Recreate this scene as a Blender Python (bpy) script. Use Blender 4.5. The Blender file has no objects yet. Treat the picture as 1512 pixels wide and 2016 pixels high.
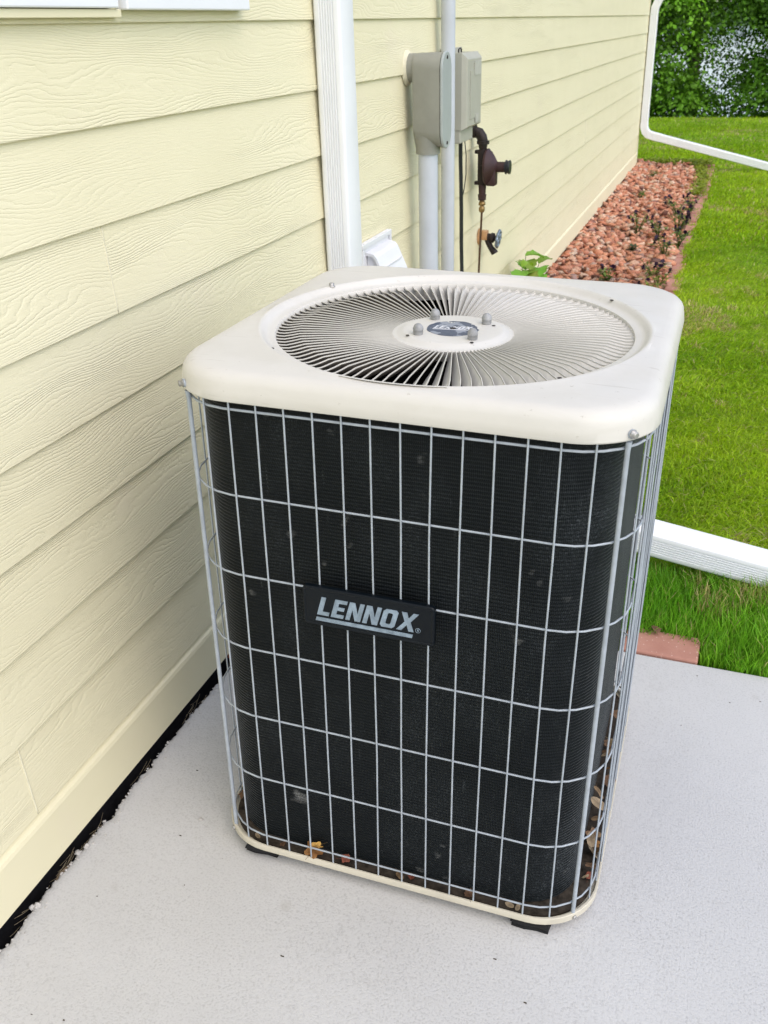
import bpy, bmesh, math, random
import numpy as np
from mathutils import Vector, Matrix, Euler, noise as mnoise

SC = bpy.context.scene
COL = SC.collection
R = math.radians
random.seed(7)
RNG = np.random.default_rng(11)

# ------------------------------------------------------------------ camera
CAM = Vector((1.1725, 0.0, 1.5753))
cd = bpy.data.cameras.new('camera')
cam = bpy.data.objects.new('camera', cd)
COL.objects.link(cam)
_r = Vector((0.94234005, 0.33349642, -0.02784538))
_u = Vector((-0.12961455, 0.44041983, 0.88838643))
_f = Vector((-0.30853735, 0.83355294, -0.45825123))
mw = Matrix((( _r.x, _u.x, -_f.x, CAM.x), (_r.y, _u.y, -_f.y, CAM.y), (_r.z, _u.z, -_f.z, CAM.z), (0, 0, 0, 1)))
cam.matrix_world = mw
cd.sensor_fit = 'VERTICAL'
cd.sensor_height = 24.0
cd.sensor_width = 18.0
cd.lens = 24.0 * 1857.0 / 2016.0
cd.clip_start = 0.05
cd.clip_end = 2000
cd.dof.use_dof = True
cd.dof.focus_distance = 1.75
cd.dof.aperture_fstop = 8.0
SC.camera = cam

# ------------------------------------------------------------------ sky, sun, exposure
SUN_DIR = Vector((0.58, -0.40, 0.86)).normalized()       # towards the sun
w = bpy.data.worlds.new('World')
SC.world = w
w.use_nodes = True
nt = w.node_tree
bg = nt.nodes['Background']
sky = nt.nodes.new('ShaderNodeTexSky')
sky.sky_type = 'NISHITA'
sky.sun_disc = False
sky.sun_elevation = math.asin(SUN_DIR.z)
sky.sun_rotation = math.atan2(SUN_DIR.x, SUN_DIR.y)
sky.air_density = 1.0
sky.dust_density = 2.2
sky.ozone_density = 1.0
nt.links.new(sky.outputs[0], bg.inputs[0])
bg.inputs[1].default_value = 0.15
sd = bpy.data.lights.new('sun', 'SUN')
sd.energy = 1.0
sd.angle = R(130)
sd.color = (1.0, 0.965, 0.92)
sun = bpy.data.objects.new('sun', sd)
sun.rotation_euler = SUN_DIR.to_track_quat('Z', 'Y').to_euler()
sun.location = (6, -3, 8)
COL.objects.link(sun)
SC.view_settings.view_transform = 'Standard'
SC.view_settings.look = 'None'
SC.view_settings.exposure = 0.77
SC.view_settings.gamma = 1.0
SC.view_settings.use_curve_mapping = False


# ------------------------------------------------------------------ materials
class NT:
    """small helper for node trees"""
    def __init__(s, name):
        s.m = bpy.data.materials.new(name)
        s.m.use_nodes = True
        s.t = s.m.node_tree
        s.b = s.t.nodes['Principled BSDF']
        s.out = s.t.nodes['Material Output']

    def n(s, typ, **kw):
        nd = s.t.nodes.new(typ)
        for k, v in kw.items():
            setattr(nd, k, v)
        return nd

    def l(s, a, b):
        s.t.links.new(a, b)

    def val(s, sock, v):
        if hasattr(v, 'is_output') or isinstance(v, bpy.types.NodeSocket):
            s.l(v, sock)
        else:
            sock.default_value = v

    def math(s, op, a, b=0.0, c=None):
        nd = s.n('ShaderNodeMath', operation=op)
        s.val(nd.inputs[0], a)
        s.val(nd.inputs[1], b)
        if c is not None:
            s.val(nd.inputs[2], c)
        return nd.outputs[0]

    def coord(s, kind='Object', scale=(1, 1, 1), rnd=False):
        tc = s.n('ShaderNodeTexCoord')
        mp = s.n('ShaderNodeMapping')
        mp.inputs['Scale'].default_value = scale
        src = tc.outputs[kind]
        if rnd:
            oi = s.n('ShaderNodeObjectInfo')
            v = s.n('ShaderNodeVectorMath', operation='MULTIPLY_ADD')
            v.inputs[0].default_value = (17.3, 31.7, 23.1)
            s.l(oi.outputs['Random'], v.inputs[1])
            s.l(src, v.inputs[2])
            src = v.outputs[0]
        s.l(src, mp.inputs[0])
        return mp.outputs[0]

    def noise(s, vec, scale=5.0, detail=3.0, rough=0.5, dist=0.0):
        nd = s.n('ShaderNodeTexNoise')
        s.l(vec, nd.inputs['Vector'])
        nd.inputs['Scale'].default_value = scale
        nd.inputs['Detail'].default_value = detail
        nd.inputs['Roughness'].default_value = rough
        nd.inputs['Distortion'].default_value = dist
        return nd.outputs['Fac']

    def ramp(s, fac, stops, interp='LINEAR'):
        nd = s.n('ShaderNodeValToRGB')
        cr = nd.color_ramp
        cr.interpolation = interp
        while len(cr.elements) < len(stops):
            cr.elements.new(0.5)
        for e, (p, c) in zip(cr.elements, stops):
            e.position = p
            if isinstance(c, (int, float)):
                c = (c, c, c)
            e.color = (*c, 1)
        s.l(fac, nd.inputs[0])
        return nd.outputs[0]

    def mix(s, fac, a, b, mode='MIX'):
        nd = s.n('ShaderNodeMix', data_type='RGBA', blend_type=mode)
        s.val(nd.inputs[0], fac)
        for i, v in ((6, a), (7, b)):
            if isinstance(v, tuple):
                v = (*v, 1) if len(v) == 3 else v
            s.val(nd.inputs[i], v)
        return nd.outputs[2]

    def bump(s, height, strength=0.3, dist=0.002, prev=None):
        nd = s.n('ShaderNodeBump')
        nd.inputs['Strength'].default_value = strength
        nd.inputs['Distance'].default_value = dist
        s.l(height, nd.inputs['Height'])
        if prev is not None:
            s.l(prev, nd.inputs['Normal'])
        s.l(nd.outputs[0], s.b.inputs['Normal'])
        return nd.outputs[0]

    def base(s, c):
        if isinstance(c, tuple):
            s.b.inputs['Base Color'].default_value = (*c, 1)
        else:
            s.l(c, s.b.inputs['Base Color'])

    def set(s, rough=None, metal=None, spec=None):
        if rough is not None:
            s.val(s.b.inputs['Roughness'], rough)
        if metal is not None:
            s.val(s.b.inputs['Metallic'], metal)
        if spec is not None:
            s.val(s.b.inputs['Specular IOR Level'], spec)


M = {}


def simple(name, c, rough=0.5, metal=0.0, spec=0.5, var=0.12, scale=14.0, bump=0.0, bscale=120.0):
    """painted or bare surface with soft tonal variation and fine relief"""
    q = NT(name)
    v = q.coord(rnd=True)
    nz = q.noise(v, scale, 5, 0.6)
    lo = tuple(x * (1 - var) for x in c)
    hi = tuple(min(1, x * (1 + var)) for x in c)
    q.base(q.ramp(nz, [(0.3, lo), (0.7, hi)]))
    q.set(rough, metal, spec)
    if bump:
        q.bump(q.noise(v, bscale, 4, 0.6), bump, 0.002)
    M[name] = q.m
    return q


# cream fibre-cement siding with embossed cedar grain (relief only)
def make_siding(name, grain=True):
    q = NT(name)
    v = q.coord(rnd=True)
    sx = q.n('ShaderNodeSeparateXYZ')
    q.l(v, sx.inputs[0])
    Y, Z = sx.outputs[1], sx.outputs[2]

    def vec(a, b, off=0.0):
        c = q.n('ShaderNodeCombineXYZ')
        q.l(q.math('MULTIPLY', Y, a), c.inputs[0])
        q.l(q.math('MULTIPLY', Z, b), c.inputs[1])
        c.inputs[2].default_value = off
        return c.outputs[0]
    big = q.noise(vec(1.9, 10.0), 1.0, 2.0, 0.45)
    jag = q.noise(vec(42.0, 60.0, 3.0), 1.0, 3.0, 0.65)
    ph = q.math('MULTIPLY_ADD', big, 19.0, q.math('MULTIPLY', Z, 120.0))
    ph = q.math('MULTIPLY_ADD', jag, 1.05, ph)
    saw = q.math('FRACT', ph)
    # steep groove, slow rise: reads as pressed grain lines
    groove = q.math('POWER', q.math('ABSOLUTE', q.math('MULTIPLY_ADD', saw, 2.0, -1.0)), 3.0)
    msk = q.ramp(q.noise(vec(1.1, 11.0, 9.0), 1.0, 2.0, 0.5), [(0.36, 0.10), (0.58, 1.0)])
    fib = q.noise(vec(30.0, 380.0, 5.0), 1.0, 3.0, 0.6)
    fine = q.noise(v, 900.0, 2, 0.5)
    h = q.math('MULTIPLY', groove, msk)
    h = q.math('MULTIPLY_ADD', fib, 0.75, q.math('MULTIPLY', h, -1.0))
    h = q.math('MULTIPLY_ADD', fine, 0.12, h)
    tone = q.noise(q.coord(), 1.7, 4, 0.6)
    c = q.ramp(tone, [(0.3, (0.735, 0.68, 0.465)), (0.7, (0.775, 0.72, 0.505))])
    stain = q.ramp(q.noise(q.coord(scale=(1, 1, 1)), 4.2, 4, 0.55), [(0.60, 0.0), (0.78, 0.22)])
    c = q.mix(stain, c, (0.73, 0.63, 0.51))
    dirt = q.ramp(q.noise(v, 60, 3, 0.7), [(0.74, 0.0), (0.80, 0.35)])
    c = q.mix(dirt, c, (0.55, 0.50, 0.36))
    q.base(c)
    q.set(0.55, 0, 0.35)
    if grain:
        q.bump(h, 0.60, 0.0014)
    else:
        q.bump(q.math('MULTIPLY_ADD', fib, 0.5, q.math('MULTIPLY', fine, 0.4)), 0.35, 0.0012)
    M[name] = q.m


make_siding('siding_paint')
make_siding('trim_paint', grain=False)

# broom-finished concrete
q = NT('concrete')
v = q.coord()
n1 = q.noise(v, 2.3, 6, 0.6)
n2 = q.noise(v, 210, 4, 0.65)
n3 = q.noise(v, 38, 4, 0.6)
c = q.ramp(n1, [(0.3, (0.525, 0.52, 0.508)), (0.7, (0.585, 0.582, 0.572))])
c = q.mix(q.math('MULTIPLY', q.ramp(n2, [(0.33, 0.75), (0.50, 0.0)]), q.ramp(q.noise(v, 4.0, 4, 0.6), [(0.35, 0.45), (0.7, 1.0)])), c, (0.34, 0.335, 0.325))
c = q.mix(q.ramp(n3, [(0.58, 0.0), (0.80, 0.25)]), c, (0.60, 0.585, 0.55))
vo = q.n('ShaderNodeTexVoronoi')
vo.inputs['Scale'].default_value = 21.0
q.l(v, vo.inputs['Vector'])
c = q.mix(q.ramp(vo.outputs['Distance'], [(0.02, 0.45), (0.05, 0.0)]), c, (0.20, 0.185, 0.165))
vo2 = q.n('ShaderNodeTexVoronoi')
vo2.inputs['Scale'].default_value = 5.3
q.l(v, vo2.inputs['Vector'])
c = q.mix(q.ramp(q.math('MULTIPLY_ADD', n3, 0.2, vo2.outputs['Distance']), [(0.13, 0.35), (0.19, 0.0)]), c, (0.38, 0.36, 0.33))
c = q.mix(q.ramp(q.noise(v, 1.1, 4, 0.55, 0.4), [(0.35, 0.0), (0.72, 0.45)]), c, (0.445, 0.44, 0.425))
c = q.mix(q.ramp(q.noise(v, 9.0, 5, 0.7, 0.5), [(0.60, 0.0), (0.76, 0.4)]), c, (0.41, 0.40, 0.375))
q.base(c)
q.set(0.85, 0, 0.25)
broom = q.noise(q.coord(scale=(420, 25, 1)), 1.0, 3, 0.6)
hh = q.math('MULTIPLY_ADD', n2, 0.7, q.math('MULTIPLY', broom, 0.25))
q.bump(hh, 0.75, 0.0022)
M['concrete'] = q.m

simple('lid_paint', (0.585, 0.56, 0.50), 0.42, 0, 0.45, 0.05, 7, 0.05, 260)
simple('vane_shade', (0.15, 0.128, 0.103), 0.6, 0, 0.3, 0.25, 40)
simple('pan_paint', (0.55, 0.51, 0.41), 0.45, 0, 0.4, 0.10, 9, 0.05, 200)
# light dirt specks and scuffs on the lid
q = NT('lid_cover_paint')
v = q.coord()
c = q.ramp(q.noise(v, 5, 5, 0.6), [(0.3, (0.575, 0.55, 0.495)), (0.7, (0.625, 0.60, 0.55))])
c = q.mix(q.ramp(q.noise(v, 75, 3, 0.7), [(0.68, 0.0), (0.75, 0.6)]), c, (0.33, 0.30, 0.24))
c = q.mix(q.ramp(q.noise(q.coord(scale=(2.2, 2.2, 9)), 3.0, 6, 0.7, 0.6), [(0.50, 0.0), (0.80, 0.32)]), c, (0.50, 0.47, 0.40))
c = q.mix(q.ramp(q.noise(q.coord(scale=(3, 60, 60)), 1.5, 3, 0.6), [(0.66, 0.0), (0.72, 0.38)]), c, (0.38, 0.34, 0.28))
q.base(c)
q.set(q.ramp(q.noise(v, 12, 4, 0.6), [(0.3, 0.38), (0.7, 0.52)]), 0, 0.45)
q.bump(q.noise(v, 300, 3, 0.5), 0.05, 0.001)
M['lid_cover_paint'] = q.m

simple('white_paint', (0.80, 0.81, 0.83), 0.38, 0, 0.5, 0.03, 6, 0.03, 90)
simple('window_vinyl', (0.80, 0.81, 0.84), 0.35, 0, 0.5, 0.02, 6)
simple('vent_plastic', (0.72, 0.72, 0.745), 0.4, 0, 0.5, 0.02, 6)
simple('pvc_grey', (0.50, 0.53, 0.58), 0.42, 0, 0.45, 0.06, 9, 0.03, 60)
simple('box_grey', (0.27, 0.27, 0.235), 0.5, 0, 0.4, 0.08, 12, 0.06, 90)
simple('cover_grey', (0.36, 0.39, 0.38), 0.42, 0, 0.4, 0.06, 12)
simple('disconnect_grey', (0.40, 0.395, 0.33), 0.5, 0, 0.35, 0.05, 12)
simple('label_grey', (0.44, 0.435, 0.38), 0.55, 0, 0.35, 0.08, 30)
simple('wire_coat', (0.355, 0.39, 0.425), 0.36, 0.0, 0.5, 0.14, 40, 0.08, 300)
simple('galvanised', (0.40, 0.39, 0.37), 0.48, 0.7, 0.5, 0.25, 60, 0.2, 200)
simple('nut_grey', (0.33, 0.33, 0.325), 0.6, 0.3, 0.4, 0.2, 80, 0.15, 300)
simple('black_plastic', (0.012, 0.014, 0.018), 0.38, 0, 0.5, 0.2, 20, 0.05, 200)
simple('black_rubber', (0.010, 0.010, 0.011), 0.8, 0, 0.3, 0.3, 40, 0.4, 80)
simple('badge_black', (0.0025, 0.005, 0.008), 0.42, 0, 0.22, 0.2, 12, 0.03, 200)
simple('badge_silver', (0.26, 0.33, 0.40), 0.32, 0.35, 0.5, 0.28, 55, 0.05, 200)
simple('black_iron', (0.020, 0.013, 0.012), 0.55, 0.2, 0.4, 0.35, 30, 0.25, 120)
simple('regulator_brown', (0.045, 0.020, 0.020), 0.55, 0, 0.4, 0.25, 25, 0.2, 120)
simple('brass', (0.30, 0.20, 0.08), 0.45, 0.7, 0.5, 0.25, 40)
simple('copper_old', (0.10, 0.055, 0.032), 0.5, 0.5, 0.5, 0.3, 30)
simple('copper_new', (0.52, 0.30, 0.15), 0.45, 0.3, 0.5, 0.15, 30)
simple('steel_handle', (0.20, 0.25, 0.31), 0.35, 0.6, 0.5, 0.25, 50)
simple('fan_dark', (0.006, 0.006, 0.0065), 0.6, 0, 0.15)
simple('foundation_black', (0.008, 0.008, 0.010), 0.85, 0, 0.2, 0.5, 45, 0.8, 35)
simple('caulk', (0.66, 0.62, 0.46), 0.6, 0, 0.3, 0.08, 40, 0.3, 60)
simple('sticker_white', (0.62, 0.62, 0.63), 0.5, 0, 0.4, 0.06, 60)
simple('soil', (0.055, 0.042, 0.026), 0.95, 0, 0.15, 0.5, 20, 0.8, 40)
simple('bark', (0.06, 0.045, 0.032), 0.9, 0, 0.2, 0.4, 9, 0.8, 18)
simple('dry_straw', (0.36, 0.30, 0.20), 0.8, 0, 0.2, 0.3, 30)
simple('crumb', (0.48, 0.46, 0.43), 0.9, 0, 0.2, 0.2, 60, 0.6, 90)
simple('pan_dirt', (0.045, 0.036, 0.027), 0.9, 0, 0.2, 0.6, 60, 0.5, 90)
simple('interior_wall', (0.35, 0.33, 0.30), 0.9)
simple('petal_purple', (0.020, 0.006, 0.026), 0.6, 0, 0.3, 0.4, 60)
simple('flower_eye', (0.55, 0.40, 0.05), 0.6)
simple('bed_soil', (0.16, 0.085, 0.06), 0.95, 0, 0.15, 0.5, 25, 1.0, 45)

# window glass: dark reflective pane
q = NT('glass_pane')
q.base((0.05, 0.06, 0.065))
q.set(0.05, 0, 0.8)
q.bump(q.noise(q.coord(), 3, 2, 0.5), 0.02, 0.01)
M['glass_pane'] = q.m

# black condenser coil: fine fins, tube rows, dust
q = NT('coil_fins')
uvn = q.n('ShaderNodeUVMap')
sx = q.n('ShaderNodeSeparateXYZ')
q.l(uvn.outputs[0], sx.inputs[0])
U, V = sx.outputs[0], sx.outputs[1]
oc = q.coord()
wob = q.math('MULTIPLY', q.math('SINE', q.math('MULTIPLY', V, 900.0)), 0.0004)
fin = q.math('SINE', q.math('MULTIPLY', q.math('ADD', U, wob), 2 * math.pi / 0.0031))
fin01 = q.math('MULTIPLY_ADD', fin, 0.5, 0.5)
rough_n = q.noise(oc, 420, 3, 0.7)
dust_b = q.noise(q.coord(scale=(1, 1, 0.55)), 6.5, 5, 0.65)
dust_f = q.noise(oc, 330, 2, 0.6)
streak = q.noise(q.coord(scale=(170, 170, 14)), 1.0, 3, 0.7)
c = q.ramp(fin01, [(0.1, (0.0018, 0.0028, 0.0034)), (0.9, (0.0066, 0.0096, 0.0112))])
d1 = q.math('MULTIPLY', q.ramp(dust_b, [(0.45, 0.0), (0.75, 1.0)]), q.ramp(dust_f, [(0.50, 0.05), (0.72, 0.9)]))
sxo = q.n('ShaderNodeSeparateXYZ')
q.l(oc, sxo.inputs[0])
corner = q.ramp(sxo.outputs[0], [(0.20, 0.35), (0.36, 1.0)])
d1 = q.math('MULTIPLY', d1, corner)
c = q.mix(q.math('MULTIPLY', d1, 0.9), c, (0.15, 0.17, 0.18))
c = q.mix(q.ramp(streak, [(0.66, 0.0), (0.78, 0.7)]), c, (0.095, 0.105, 0.105))
spots = q.noise(oc, 15.0, 2, 0.4)
c = q.mix(q.math('MULTIPLY', q.ramp(spots, [(0.735, 0.0), (0.80, 0.75)]), q.ramp(dust_f, [(0.35, 0.2), (0.6, 1.0)])), c, (0.22, 0.22, 0.21))
q.base(c)
q.set(0.5, 0, 0.16)
q.b.inputs['Sheen Weight'].default_value = 0.45
q.b.inputs['Sheen Roughness'].default_value = 0.25
q.b.inputs['Sheen Tint'].default_value = (0.55, 0.58, 0.6, 1)
q.bump(q.math('MULTIPLY_ADD', fin01, 0.6, q.math('MULTIPLY', rough_n, 0.7)), 0.5, 0.0012)
M['coil_fins'] = q.m

# torn round sticker on the fan hub (flat print)
q = NT('sticker_navy')
v = q.coord()
t = q.noise(v, 34, 3, 0.55, 0.6)
c = q.ramp(q.noise(v, 90, 3, 0.6), [(0.3, (0.055, 0.07, 0.105)), (0.7, (0.085, 0.10, 0.14))])
c = q.mix(q.ramp(t, [(0.575, 0.0), (0.59, 1.0)], 'LINEAR'), c, (0.25, 0.27, 0.31))
c = q.mix(q.ramp(q.noise(v, 52, 3, 0.6), [(0.66, 0.0), (0.675, 1.0)]), c, (0.58, 0.56, 0.51))
q.base(c)
q.set(0.5)
M['sticker_navy'] = q.m


# vegetation: colour per leaf stored as an attribute
def leaf_mat(name, rough=0.5, transl=0.35, gloss=0.3):
    q = NT(name)
    at = q.n('ShaderNodeAttribute', attribute_name='tint')
    q.base(at.outputs['Color'])
    q.set(rough, 0, gloss)
    tr = q.n('ShaderNodeBsdfTranslucent')
    q.l(q.mix(1.0, at.outputs['Color'], (1.25, 1.3, 0.6), 'MULTIPLY'), tr.inputs[0])
    mx = q.n('ShaderNodeMixShader')
    mx.inputs[0].default_value = transl
    q.l(q.b.outputs[0], mx.inputs[1])
    q.l(tr.outputs[0], mx.inputs[2])
    q.l(mx.outputs[0], q.out.inputs[0])
    M[name] = q.m


leaf_mat('grass_blade', 0.5, 0.45)
leaf_mat('tree_leaf', 0.55, 0.3)
leaf_mat('plant_leaf', 0.45, 0.3)
leaf_mat('dead_leaf', 0.75, 0.15, 0.2)

# landscaping rocks: each stone takes its own colour
ROCK_STOPS = [(0.0, (0.19, 0.105, 0.09)), (0.13, (0.54, 0.21, 0.12)), (0.36, (0.68, 0.32, 0.19)), (0.58, (0.57, 0.245, 0.16)),
              (0.76, (0.72, 0.42, 0.28)), (0.92, (0.72, 0.53, 0.39)), (1.0, (0.32, 0.20, 0.18))]


def rock_mat(name, obj_random):
    q = NT(name)
    if obj_random:
        src = q.n('ShaderNodeObjectInfo').outputs['Random']
    else:
        src = q.n('ShaderNodeAttribute', attribute_name='rnd').outputs['Fac']
    v = q.coord('Object')
    c = q.ramp(src, ROCK_STOPS)
    nz = q.noise(v, 30 if not obj_random else 1.6, 5, 0.65)
    c = q.mix(0.8, c, q.ramp(nz, [(0.3, 0.62), (0.7, 1.0)]), 'MULTIPLY')
    q.base(c)
    q.set(0.85, 0, 0.25)
    q.bump(nz, 0.5, 0.004 if not obj_random else 0.15)
    M[name] = q.m


rock_mat('rock_single', True)
rock_mat('rock_mass', False)

q = NT('brick_red')
v = q.coord(rnd=True)
c = q.ramp(q.noise(v, 9, 5, 0.6), [(0.3, (0.37, 0.17, 0.125)), (0.7, (0.48, 0.25, 0.19))])
vo = q.n('ShaderNodeTexVoronoi')
vo.inputs['Scale'].default_value = 90
q.l(v, vo.inputs['Vector'])
c = q.mix(q.ramp(vo.outputs['Distance'], [(0.10, 0.8), (0.19, 0.0)]), c, (0.66, 0.48, 0.41))
q.base(c)
q.set(0.85, 0, 0.25)
q.bump(q.noise(v, 140, 4, 0.6), 0.5, 0.002)
M['brick_red'] = q.m

q = NT('lawn_soil')
v = q.coord()
c = q.ramp(q.noise(v, 3.0, 6, 0.65), [(0.3, (0.13, 0.20, 0.008)), (0.55, (0.20, 0.27, 0.010)), (0.75, (0.27, 0.25, 0.05))])
q.base(c)
q.set(0.95, 0, 0.1)
q.bump(q.noise(v, 35, 5, 0.7), 1.0, 0.03)
M['lawn_soil'] = q.m

q = NT('lake_water')
q.base((0.60, 0.63, 0.67))
q.set(0.12, 0, 0.9)
q.bump(q.noise(q.coord(scale=(1, 0.35, 1)), 1.3, 4, 0.6), 0.12, 0.15)
M['lake_water'] = q.m


# ------------------------------------------------------------------ geometry helpers
class MB:
    def __init__(s):
        s.v, s.f, s.sm = [], [], []

    def add(s, vs, fs, smooth=False):
        o = len(s.v)
        s.v += [tuple(p) for p in vs]
        s.f += [tuple(i + o for i in f) for f in fs]
        s.sm += [smooth] * len(fs)

    def box(s, a, b, bev=0.0):
        """axis box from a to b, chamfered edges when bev > 0"""
        (x0, y0, z0), (x1, y1, z1) = a, b
        if bev <= 0:
            vs = [(x, y, z) for z in (z0, z1) for y in (y0, y1) for x in (x0, x1)]
            s.add(vs, [(0, 2, 3, 1), (4, 5, 7, 6), (0, 1, 5, 4), (2, 6, 7, 3), (0, 4, 6, 2), (1, 3, 7, 5)])
            return
        bm = bmesh.new()
        bmesh.ops.create_cube(bm, size=1)
        for q_ in bm.verts:
            q_.co = Vector(((x0 + x1) / 2 + q_.co.x * (x1 - x0), (y0 + y1) / 2 + q_.co.y * (y1 - y0), (z0 + z1) / 2 + q_.co.z * (z1 - z0)))
        bmesh.ops.bevel(bm, geom=bm.edges[:], offset=bev, segments=2, affect='EDGES', profile=0.5)
        s.bm(bm)

    def bm(s, bm, mat=None, smooth=False):
        bm.verts.index_update()
        vs = [(mat @ q_.co if mat else q_.co)[:] for q_ in bm.verts]
        s.add(vs, [tuple(v_.index for v_ in f.verts) for f in bm.faces], smooth)
        bm.free()

    def loft(s, rings, closed=True, cap0=False, cap1=False, smooth=True):
        n = len(rings[0])
        vs = [p for r_ in rings for p in r_]
        fs = []
        m_ = n if closed else n - 1
        for i in range(len(rings) - 1):
            for j in range(m_):
                k = (j + 1) % n
                fs.append((i * n + j, i * n + k, (i + 1) * n + k, (i + 1) * n + j))
        s.add(vs, fs, smooth)
        if cap0:
            s.add(rings[0], [tuple(reversed(range(n)))])
        if cap1:
            s.add(rings[-1], [tuple(range(n))])

    def tube(s, path, r, n=8, closed=False, caps=True):
        P = [Vector(p) for p in path]
        rr_ = r if isinstance(r, (list, tuple)) else [r] * len(P)
        rings = []
        up = None
        for i, p in enumerate(P):
            a = P[i - 1] if (i > 0 or closed) else P[i]
            b = P[(i + 1) % len(P)] if (i < len(P) - 1 or closed) else P[i]
            d = (b - a).normalized()
            if up is None:
                up = Vector((0, 0, 1)) if abs(d.z) < 0.9 else Vector((1, 0, 0))
            sd_ = d.cross(up).normalized()
            up = sd_.cross(d).normalized()
            rings.append([p + (sd_ * math.cos(t) + up * math.sin(t)) * rr_[i] for t in [2 * math.pi * k / n for k in range(n)]])
        if closed:
            rings.append(rings[0])
        s.loft(rings, True, caps and not closed, caps and not closed)

    def lathe(s, prof, axis_o, axis_d, n=24, caps=True, smooth=True):
        """prof = [(distance along axis, radius)]"""
        d = Vector(axis_d).normalized()
        up = Vector((0, 0, 1)) if abs(d.z) < 0.9 else Vector((1, 0, 0))
        a = d.cross(up).normalized()
        b = d.cross(a).normalized()
        o = Vector(axis_o)
        rings = [[o + d * h + (a * math.cos(t) + b * math.sin(t)) * max(r_, 1e-5) for t in [2 * math.pi * k / n for k in range(n)]] for h, r_ in prof]
        s.loft(rings, True, caps, caps, smooth)

    def prism(s, poly, frame, d0, d1, smooth=False):
        """poly 2D points; frame (o, u, v, w): o + x*u + y*v, extruded along w from d0 to d1"""
        o, u_, v_, w_ = [Vector(q_) for q_ in frame]
        n = len(poly)
        A = [o + u_ * x + v_ * y + w_ * d0 for x, y in poly]
        B = [o + u_ * x + v_ * y + w_ * d1 for x, y in poly]
        s.add(A + B, [(i, (i + 1) % n, n + (i + 1) % n, n + i) for i in range(n)], smooth)
        s.add(A, [tuple(reversed(range(n)))])
        s.add(B, [tuple(range(n))])

    def mesh(s, name):
        me = bpy.data.meshes.new(name)
        me.from_pydata([tuple(p) for p in s.v], [], s.f)
        me.polygons.foreach_set('use_smooth', s.sm)
        bm = bmesh.new()
        bm.from_mesh(me)
        bmesh.ops.remove_doubles(bm, verts=bm.verts, dist=1e-6)
        bmesh.ops.recalc_face_normals(bm, faces=bm.faces)
        bm.to_mesh(me)
        bm.free()
        return me

    def build(s, name, mat, parent=None, auto=None):
        me = s.mesh(name)
        return link(name, me, mat, parent, auto)


def link(name, me, mat, parent=None, auto=None):
    if mat is not None and not me.materials:
        me.materials.append(M[mat] if isinstance(mat, str) else mat)
    o = bpy.data.objects.new(name, me)
    COL.objects.link(o)
    if parent is not None:
        o.parent = parent
    if auto:
        me.set_sharp_from_angle(angle=R(auto))
    return o


def tag(o, label=None, cat=None, group=None, kind=None):
    if label:
        o['label'] = label
    if cat:
        o['category'] = cat
    if group:
        o['group'] = group
    if kind:
        o['kind'] = kind
    return o


def empty(name, loc, label, cat, group=None):
    o = bpy.data.objects.new(name, None)
    COL.objects.link(o)
    o.location = loc
    o.empty_display_size = 0.05
    return tag(o, label, cat, group)


def kids(root, obs):
    """parent world-built parts under a thing whose Empty sits at its base"""
    for o in obs:
        o.parent = root
        o.location = Vector(o.location) - Vector(root.location)


def np_mesh(name, V, F, tint=None, rnd=None):
    """V (n,3), F (m,k) arrays; tint per vertex RGB"""
    me = bpy.data.meshes.new(name)
    n, (m, k) = len(V), F.shape
    me.vertices.add(n)
    me.vertices.foreach_set('co', V.astype(np.float32).ravel())
    me.loops.add(m * k)
    me.loops.foreach_set('vertex_index', F.astype(np.int32).ravel())
    me.polygons.add(m)
    me.polygons.foreach_set('loop_start', (np.arange(m) * k).astype(np.int32))
    me.polygons.foreach_set('loop_total', np.full(m, k, np.int32))
    me.update(calc_edges=True)
    if tint is not None:
        a = me.attributes.new('tint', 'FLOAT_COLOR', 'POINT')
        a.data.foreach_set('color', np.concatenate([tint, np.ones((n, 1))], 1).astype(np.float32).ravel())
    if rnd is not None:
        a = me.attributes.new('rnd', 'FLOAT', 'POINT')
        a.data.foreach_set('value', rnd.astype(np.float32))
    me.validate()
    return me


def rrect(h, r_, n=8, k=1.0):
    """rounded square outline, half size h, corner radius r, counter-clockwise"""
    pts = []
    hy = h * k
    for sx_, sy_, a0 in ((1, -1, -90), (1, 1, 0), (-1, 1, 90), (-1, -1, 180)):
        for i in range(n + 1):
            a = R(a0 + 90 * i / n)
            pts.append((sx_ * (h - r_) + r_ * math.cos(a), sy_ * (hy - r_) + r_ * math.sin(a)))
    return pts


def perimeter(pts):
    """cumulative length along a closed outline -> sampler(s) giving point and outward normal"""
    P = [Vector((x, y, 0)) for x, y in pts]
    L = [0.0]
    for i in range(len(P)):
        L.append(L[-1] + (P[(i + 1) % len(P)] - P[i]).length)

    def at(s_):
        s_ %= L[-1]
        for i in range(len(P)):
            if s_ <= L[i + 1] + 1e-9:
                t = (s_ - L[i]) / max(1e-9, L[i + 1] - L[i])
                a, b = P[i], P[(i + 1) % len(P)]
                d = (b - a).normalized()
                return a.lerp(b, t), Vector((d.y, -d.x, 0))
        return P[0], Vector((1, 0, 0))
    return at, L[-1]


def fnoise(x, y, s_=1.0, seed=0.0):
    return mnoise.noise(Vector((x * s_, y * s_, seed)))


def vnoise(x, y, seed=0):
    """cheap vectorised smooth variation, about -1..1"""
    r_ = np.random.default_rng(seed)
    o = np.zeros_like(x)
    for i in range(9):
        a = r_.uniform(0, 2 * np.pi)
        fr = 0.8 * 1.45 ** i
        o += np.sin((x * np.cos(a) + y * np.sin(a)) * fr * 2 + r_.uniform(0, 6.28)) / (1.12 ** i)
    return o / 3.2


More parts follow.
